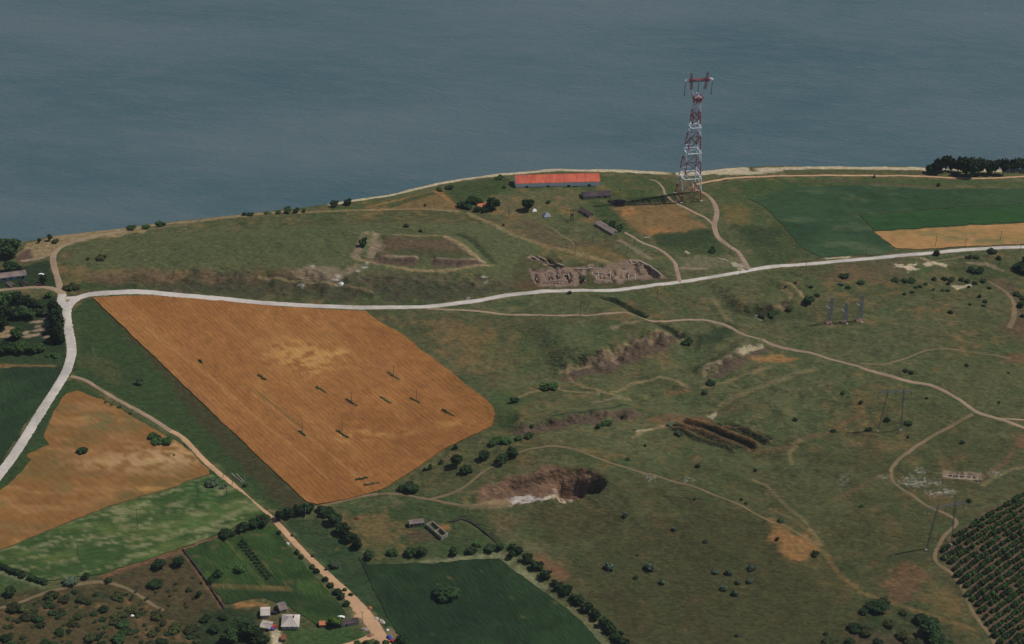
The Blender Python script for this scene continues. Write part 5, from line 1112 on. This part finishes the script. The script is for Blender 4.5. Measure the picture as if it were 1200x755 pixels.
heap(337, 637, 4, 2.4, .7, 'pale_roof', 'pale slab pile on the left verge below the hedgerow crossing', 'slab_pile', -.8)
heap(419, 608, 5, 3, 1.6, 'rust', 'small reddish mound on the dry patch above the maize field', 'soil_mound')
heap(566, 325, 6, 3, .9, 'stone', 'pale stone pile on the slope between fort and dig', 'stone_pile')
heap(400, 333, 5, 3, 1.6, 'white_wall', 'bright white rock pile on the slope below the fort', 'rock_pile')
heap(392, 328, 7, 4, 1.0, 'stone', 'greyish stone pile up the slope from the bright white rock', 'stone_pile')
heap(155, 722, 2.6, 2, 1, 'white_wall', 'small white object lying on the waste ground', 'rubble_heap')
for i, (u, v) in enumerate([(657, 586), (668, 587), (600, 585), (614, 587), (629, 586)]):
    heap(u, v, 5, 3, 1.0, 'stone', ['sandy hump at the right end of the quarry floor', 'small pale hump at the foot of the dark quarry wall', 'leftmost chalk heap on the quarry floor', 'second chalk heap from the left on the quarry floor', 'middle chalk heap on the quarry floor'][i], 'chalk_heap')
# ------------------------------------------------------------------ vehicles
def paint(name, rgb): M[name] = mat(name, C(*rgb), .35, 2, .05, spec=.5); return M[name]
paint('paint_red', (170, 50, 50)); paint('paint_blue', (46, 70, 160)); paint('paint_white', (225, 228, 232)); paint('paint_pink', (190, 110, 110)); paint('paint_dark', (44, 46, 60)); M['glass'] = mat('car_glass', (.02, .02, .025), .1, 1, 0); M['tyre'] = plain('tyre', (.02, .02, .02))
def car(u, v, ang, pm, label, van=False):
    x, y, z = at(u, v); root = empty('van' if van else 'parked_car', (x, y, gz(x, y)), ang); l, w = 2.15, .85
    prof = [(-l, .35), (-l, .95), (-1.75, 1.05), (-1.3, 1.45 if not van else 1.9), (.7 if not van else 1.5, 1.45 if not van else 1.9), (1.15 if not van else 1.8, 1.0), (2.05, .85), (l, .6), (l, .35)]
    n = len(prof); V = [(a, -w, b_) for a, b_ in prof] + [(a, w, b_) for a, b_ in prof]
    MB().add(V, [tuple(range(n))[::-1], tuple(range(n, 2 * n))] + [(i, (i + 1) % n, n + (i + 1) % n, n + i)[::-1] for i in range(n)][::1]).build('body', M[pm], root)
    for s in (-1, 1): MB().box(-1.3, s * .86 - .01, 1.02, .7, s * .86 + .01, 1.36).build('window', M['glass'], root)
    for a in (-1.35, 1.35):
        for s in (-1, 1): MB().bar((a, s * .7, .32), (a, s * .9, .32), .32, n=12).build('wheel', M['tyre'], root)
    tag(root, label, 'van' if van else 'car'); return root
car(400, 724, .1, 'paint_white', 'white vehicle parked behind the bright green tree')
car(46, 334.5, .1, 'paint_pink', 'faded red car parked beside the left side road')
car(456.5, 748, -.9, 'paint_blue', 'blue car parked on the right verge near the bottom of the road')
car(461, 753, -.5, 'paint_red', 'red car parked just below the blue car at the roadside')
car(321.5, 735.5, 1.3, 'paint_red', 'small dark red vehicle in the farmyard by the farmhouse')
car(317.5, 738.5, .2, 'paint_blue', 'deep blue vehicle in front of the left farmyard outbuilding')
car(320, 719.5, .1, 'paint_dark', 'dark vehicle with pale top in the shade behind the farmyard', True)
car(1024.5, 208, 1.4, 'paint_dark', 'dark van on the pale shore road between pylon and tree clump', True)
car(48.5, 322.5, .1, 'paint_white', 'tiny white car in the dark grass right of the long shed')
# ------------------------------------------------------------------ lattice structures
M['steel'] = plain('galvanised_steel', C(128, 134, 146), .5, .0); M['steel_d'] = plain('dark_steel', C(88, 94, 112), .5, .0); M['t_red'] = plain('tower_red', C(150, 62, 66), .6); M['t_white'] = plain('tower_white', C(214, 220, 226), .6); M['insul'] = plain('insulator', C(70, 80, 92), .4); M['insul_w'] = plain('white_insulator', C(225, 228, 225), .4)
M['wood'] = mat('pole_wood', C(88, 76, 70), .9, 2, .2); M['conc_pole'] = plain('concrete_pole', C(165, 165, 160), .9)
pc = at(806.3, 231.3); root = empty('river_crossing_pylon', (pc[0], pc[1], pc[2] - .3), R(14))
tag(root, 'tall red and white lattice pylon standing on the river bank', 'pylon')
KZ = 0.86
bands = [(0, 10, 0), (10, 27, 1), (27, 38, 0), (38, 50, 1), (50, 62, 0), (62, 74, 1), (74, 85, 0), (85, 93, 1)]
def hw(z): return 9.2 + (2.4 - 9.2) * (z / 93.0) if z < 93 else 2.4
def lattice(mb, z0, z1, w0, w1, r, mi, sub=1, ox=0, oy=0, ring=True):
    for s in range(sub):
        a0_, a1_ = z0 + (z1 - z0) * s / sub, z0 + (z1 - z0) * (s + 1) / sub; b0_, b1_ = w0 + (w1 - w0) * s / sub, w0 + (w1 - w0) * (s + 1) / sub
        c = [(-1, -1), (1, -1), (1, 1), (-1, 1)]
        for i in range(4):
            p, q = c[i], c[(i + 1) % 4]
            mb.bar((ox + p[0] * b0_, oy + p[1] * b0_, a0_), (ox + q[0] * b1_, oy + q[1] * b1_, a1_), r, mi=mi); mb.bar((ox + q[0] * b0_, oy + q[1] * b0_, a0_), (ox + p[0] * b1_, oy + p[1] * b1_, a1_), r, mi=mi)
            if ring: mb.bar((ox + p[0] * b1_, oy + p[1] * b1_, a1_), (ox + q[0] * b1_, oy + q[1] * b1_, a1_), r, mi=mi)
for sx, sy in ((-1, -1), (1, -1), (1, 1), (-1, 1)):
    mb = MB()
    for z0, z1, c in bands: mb.bar((sx * hw(z0), sy * hw(z0), z0), (sx * hw(z1), sy * hw(z1), z1), .5 - z0 * .002, .5 - z1 * .002, mi=c)
    mb.build('leg', [M['t_red'], M['t_white']], root)
    MB().box(sx * 9.2 - 1.3, sy * 9.2 - 1.3, -1, sx * 9.2 + 1.3, sy * 9.2 + 1.3, .9).build('footing', M['concrete'], root)
for z0, z1, c in bands:
    mb = MB(); lattice(mb, z0, z1, hw(z0), hw(z1), .26, c, 1 if z0 < 60 else 2); mb.build('bracing', [M['t_red'], M['t_white']], root)
for z in (22, 46, 70): # inspection galleries
    w_ = hw(z) + .4; mb = MB()
    for a in (-1, 1): mb.box(-w_, a * w_ - .5, z, w_, a * w_ + .5, z + .5); mb.box(a * w_ - .5, -w_ + .5, z, a * w_ + .5, w_ - .5, z + .5)
    mb.build('gallery', M['t_white'], root)
mb = MB(); lattice(mb, 92, 99, 2.6, 4.2, .3, 0, 1); lattice(mb, 94, 98, 3.0, 3.9, .22, 0, 2); mb.build('waist', [M['t_red']], root)
mb = MB(); lattice(mb, 97.5, 101, 3.4, 1.4, .35, 0, 1); mb.build('waist_cap', M['t_white'], root)
for s in (-1, 1):
    mb = MB()
    for a in (-1, 1):
        for e in (-1, 1):
            mb.bar((s * 3.4 + e * .6, a * 1.6, 98), (s * 6.2 + e * .9, a * 1.3, 105), .28, mi=1); mb.bar((s * 6.2 + e * .7, a * 1.3, 105), (s * 7.4 + e * .5, a * .8, 121), .22, .15, mi=0)
        for k in range(7):
            z = 105 + k * 2.2; zz = z + 2.2; f = (z - 105) / 16 * 1.2; g2 = (zz - 105) / 16 * 1.2
            mb.bar((s * (6.2 + f) - .9, a * 1.2, z), (s * (6.2 + g2) + .9, a * 1.1, zz), .1, mi=0)
    mb.build('horn', [M['t_red'], M['t_white']], root)
mb = MB()
for e in (-1, 1):
    for zz in (113, 114.8):
        mb.bar((-9.5, e * 1.1, zz), (9.5, e * 1.1, zz), .32, mi=0); mb.bar((-12.5, e * .7, zz - .2), (-9.5, e * 1.1, zz), .32, mi=1); mb.bar((12.5, e * .7, zz - .2), (9.5, e * 1.1, zz), .32, mi=1)
    for k in range(12): mb.bar((-9.5 + k * 1.6, e * 1.1, 113 + 1.8 * (k % 2)), (-9.5 + (k + 1) * 1.6, e * 1.1, 113 + 1.8 * ((k + 1) % 2)), .2, mi=1 if 3 < k < 7 else 0)
mb.box(-12.9, -1, 112.4, -11.6, 1, 114, 1); mb.box(11.6, -1, 112.4, 12.9, 1, 114, 1)
mb.build('crossarm', [M['t_red'], M['t_white']], root)
for x in (-12.2, 0, 12.2):
    mb = MB()
    for k in range(10): mb.bar((x, 0, 112.6 - k * 1.15), (x, 0, 111.9 - k * 1.15), .38, .26, 6)
    mb.bar((x, 0, 112.8), (x, 0, 101), .12); mb.box(x - .5, -.5, 100.2, x + .5, .5, 101.2); mb.build('insulator_string', M['insul'], root)
def portal(u1, v1, u2, v2, H_, label):
    cx_, cy_, L, ang = frame_at(u1, v1, u2, v2); root = empty('portal_pylon', (cx_, cy_, gz(cx_, cy_)), ang); h = L / 2; t = h * .68
    for s in (-1, 1):
        mb = MB(); n = 14
        for e in ((-.55, -.55), (.55, -.55), (0, .6)): mb.bar((s * h + e[0] * .5, e[1] * .5, -.5), (s * t + e[0], e[1], H_), .1)
        for k in range(n):
            z0, z1 = H_ * k / n, H_ * (k + 1) / n; x0, x1 = s * (h + (t - h) * k / n), s * (h + (t - h) * (k + 1) / n)
            mb.bar((x0 - .45, -.45, z0), (x1 + .5, -.5, z1), .08); mb.bar((x0 + .45, -.45, z0), (x1, .5, z1), .08)
        ms_ = mb.build('mast', M['steel_d'], root)
        MB().bar((s * t, 0, H_), (s * t, 0, H_ + 3), .3, .1).build('peak', M['steel_d'], ms_)
        MB().box(s * h - .8, -.8, -.8, s * h + .8, .8, .35).build('footing', M['concrete'], root)
    mb = MB(); W_ = h * 1.42
    for e in (-.6, .6):
        for z in (0, 1.3): mb.bar((-W_, e * (.5 if z == 0 else 1), H_ - 1 + z), (W_, e * (.5 if z == 0 else 1), H_ - 1 + z), .09)
        for k in range(16): mb.bar((-W_ + 2 * W_ * k / 16, e * .8, H_ - 1 + 1.3 * (k % 2)), (-W_ + 2 * W_ * (k + 1) / 16, e * .8, H_ - 1 + 1.3 * ((k + 1) % 2)), .06)
    mb.build('crossbeam', M['steel_d'], root)
    for x in (-W_, 0, W_):
        mb = MB(); mb.bar((x, 0, H_ - 1), (x, 0, H_ - 5), .1)
        for k in range(8): mb.bar((x, 0, H_ - 1.4 - k * .42), (x, 0, H_ - 1.65 - k * .42), .2, n=6)
        mb.build('insulator_string', M['insul'], root)
    tag(root, label, 'pylon')
portal(1028.5, 505, 1055.5, 503.5, 34, 'upper of two thin grey twin legged pylons on the pasture')
portal(1085, 644, 1114.5, 638, 34, 'lower of two thin grey twin legged pylons, beside the orchard track')
for (u, v, H_, ox, lb) in [(971.4, 379, 23.5, -1, 'leftmost of three dark blue grey lattice masts'), (989.3, 378, 18, -1, 'middle and shortest of three dark blue grey lattice masts'), (1006.6, 376.5, 24, -1, 'rightmost of three dark blue grey lattice masts')]:
    x, y, z = at(u, v); root = empty('lattice_mast', (x, y, gz(x, y)), .15); mb = MB()
    for sx in (-1, 1):
        for sy in (-1, 1): mb.bar((sx * 1.9, sy * 1.9, -.5), (sx * .8, sy * .8, H_), .17)
    lattice(mb, 0, H_, 1.9, .8, .08, 0, 7); mb.build('mast', M['steel'], root)
    mb = MB(); zi = H_ * .62; mb.bar((-.9, 0, zi + 2.5), (-4, 0, zi + 1.8), .14); mb.bar((-4, 0, zi + 1.9), (-1, 0, zi + .4), .1); mb.build('bracket', M['steel'], root)
    mb = MB()
    for k in range(6):
        t = k / 6; mb.bar((-4.4 + 2.8 * t, -.7, zi + 1.9 - 2.3 * t), (-4.4 + 2.8 * (t + .12), -.7, zi + 1.9 - 2.3 * (t + .12)), .36, n=6)
    mb.bar((-4.4, -.7, zi + 1.9), (-1.3, -.7, zi - .6), .12); mb.build('insulator_string', M['insul_w'], root)
    MB().box(-2.7, -2.7, -.8, 2.7, 2.7, .5).build('footing', M['brick'], root)
    MB().box(.6, -3.9, -.8, 2.2, -2.8, .8).build('anchor_block', M['concrete'], root)
    tag(root, lb + ' on the upper pasture', 'mast', 'three lattice masts on the upper pasture')
# ------------------------------------------------------------------ utility poles
def pole(u, v, hp, m='wood', arm=True):
    x, y, z = at(u, v); s = scale_at(x, y, z); el = math.atan2(CAMZ - z, y); h = hp / s / math.cos(el) * 1.03
    root = empty('utility_pole', (x, y, gz(x, y)), rnd.uniform(-.4, .4)); MB().bar((0, 0, -.5), (0, 0, h), .2, .14, 8).build('post', M[m], root)
    if arm and hp > 7:
        MB().box(-.9, -.09, h - .6, .9, .09, h - .42).build('crossarm', M[m], root)
        ca_ = [q for q in root.children if q.name.startswith('crossarm')] or [root]
        for q in (-.8, 0, .8): MB().bar((q, 0, h - .42 if q else h), (q, 0, h - .1 if q else h + .3), .08, n=6).build('insulator', M['insul_w'], ca_[0])
    later(root, {'wood': 'thin dark', 'conc_pole': 'thin pale'}[m] + (' tall' if hp > 14 else ''), 'utility pole', 'utility pole', u, v, 'utility poles across the fields')
for u, v, hp in [(461, 441, 12), (488, 469.5, 13), (354.3, 508, 13), (401, 505.5, 11), (412, 472, 12), (137, 441, 15), (91.6, 652, 17), (161.3, 617, 20), (231.6, 583, 19), (266, 582, 14), (255, 567, 9), (272.4, 568, 12), (261.8, 560, 9),
                 (300, 551, 12), (424.5, 730, 13), (596.3, 254, 13), (673.8, 298, 12), (689, 310, 9), (693.7, 288, 11), (664, 295, 9), (735, 297, 11), (743.6, 289, 10), (726, 232, 11), (855.7, 297, 12), (866.5, 325, 9), (770, 350, 14), (779, 339, 6), (680, 370, 17), (703, 259, 9),
                 (944, 317, 20), (1015, 299, 11), (1096, 289, 12), (1131, 290, 10), (1172, 282, 11), (1195, 295, 9)]: pole(u, v, hp)
for u, v, hp in [(109.5, 415, 9), (287, 568, 9), (358, 606, 11), (885.7, 215, 8)]: pole(u, v, hp, 'conc_pole', False)
x, y, z = at(670, 259); root = empty('transformer_pole', (x, y, gz(x, y)), .1)
for s in (-1.1, 1.1): MB().bar((s, 0, -.5), (s, 0, 11.5), .26, .2, 8).build('post', M['wood'], root)
MB().box(-6, -.15, 10.2, 3.5, .15, 10.6).build('crossarm', M['wood'], root); MB().box(-1.0, -.7, 5.2, 1.0, .7, 7.2).build('transformer_box', M['steel_d'], root); mb = MB(); mb.bar((-1.1, 0, 1), (1.1, 0, 5), .12); mb.bar((1.1, 0, 1), (-1.1, 0, 5), .12); mb.build('brace', M['wood'], root)
tag(root, 'twin post transformer pole left of the slanting sheds', 'utility pole')
# broken pipes or troughs beside the dirt road
for (a, b_, lb) in [((272, 556), (284, 566), 'pale fallen pipe in the grass right of the dirt road, upper of two'), ((277, 556), (286, 565), 'pale fallen pipe in the grass right of the dirt road, lower of two')]:
    A_ = at(*a); B_ = at(*b_); mid = Vector(((A_[0] + B_[0]) / 2, (A_[1] + B_[1]) / 2, (A_[2] + B_[2]) / 2)); o = MB().bar(Vector(A_) - mid, Vector(B_) - mid, .28, n=8).build('concrete_pipe', M['concrete']); o.location = mid + Vector((0, 0, .3)); tag(o, lb, 'pipe')
flush_labels()
# ------------------------------------------------------------------ haze
HZ = MB().box(-6200, -2200, -9, 6200, 8200, 800)
hm = bpy.data.materials.new('haze_air'); hm.use_nodes = True; N = hm.node_tree.nodes; N.remove(N['Principled BSDF'])
pv = N.new('ShaderNodeVolumePrincipled'); pv.inputs['Color'].default_value = (0.75, 0.85, 1.0, 1); pv.inputs['Density'].default_value = 0.000022; pv.inputs['Anisotropy'].default_value = 0.0
hm.node_tree.links.new(pv.outputs[0], N['Material Output'].inputs['Volume'])
tag(HZ.build('haze', hm), kind='stuff')
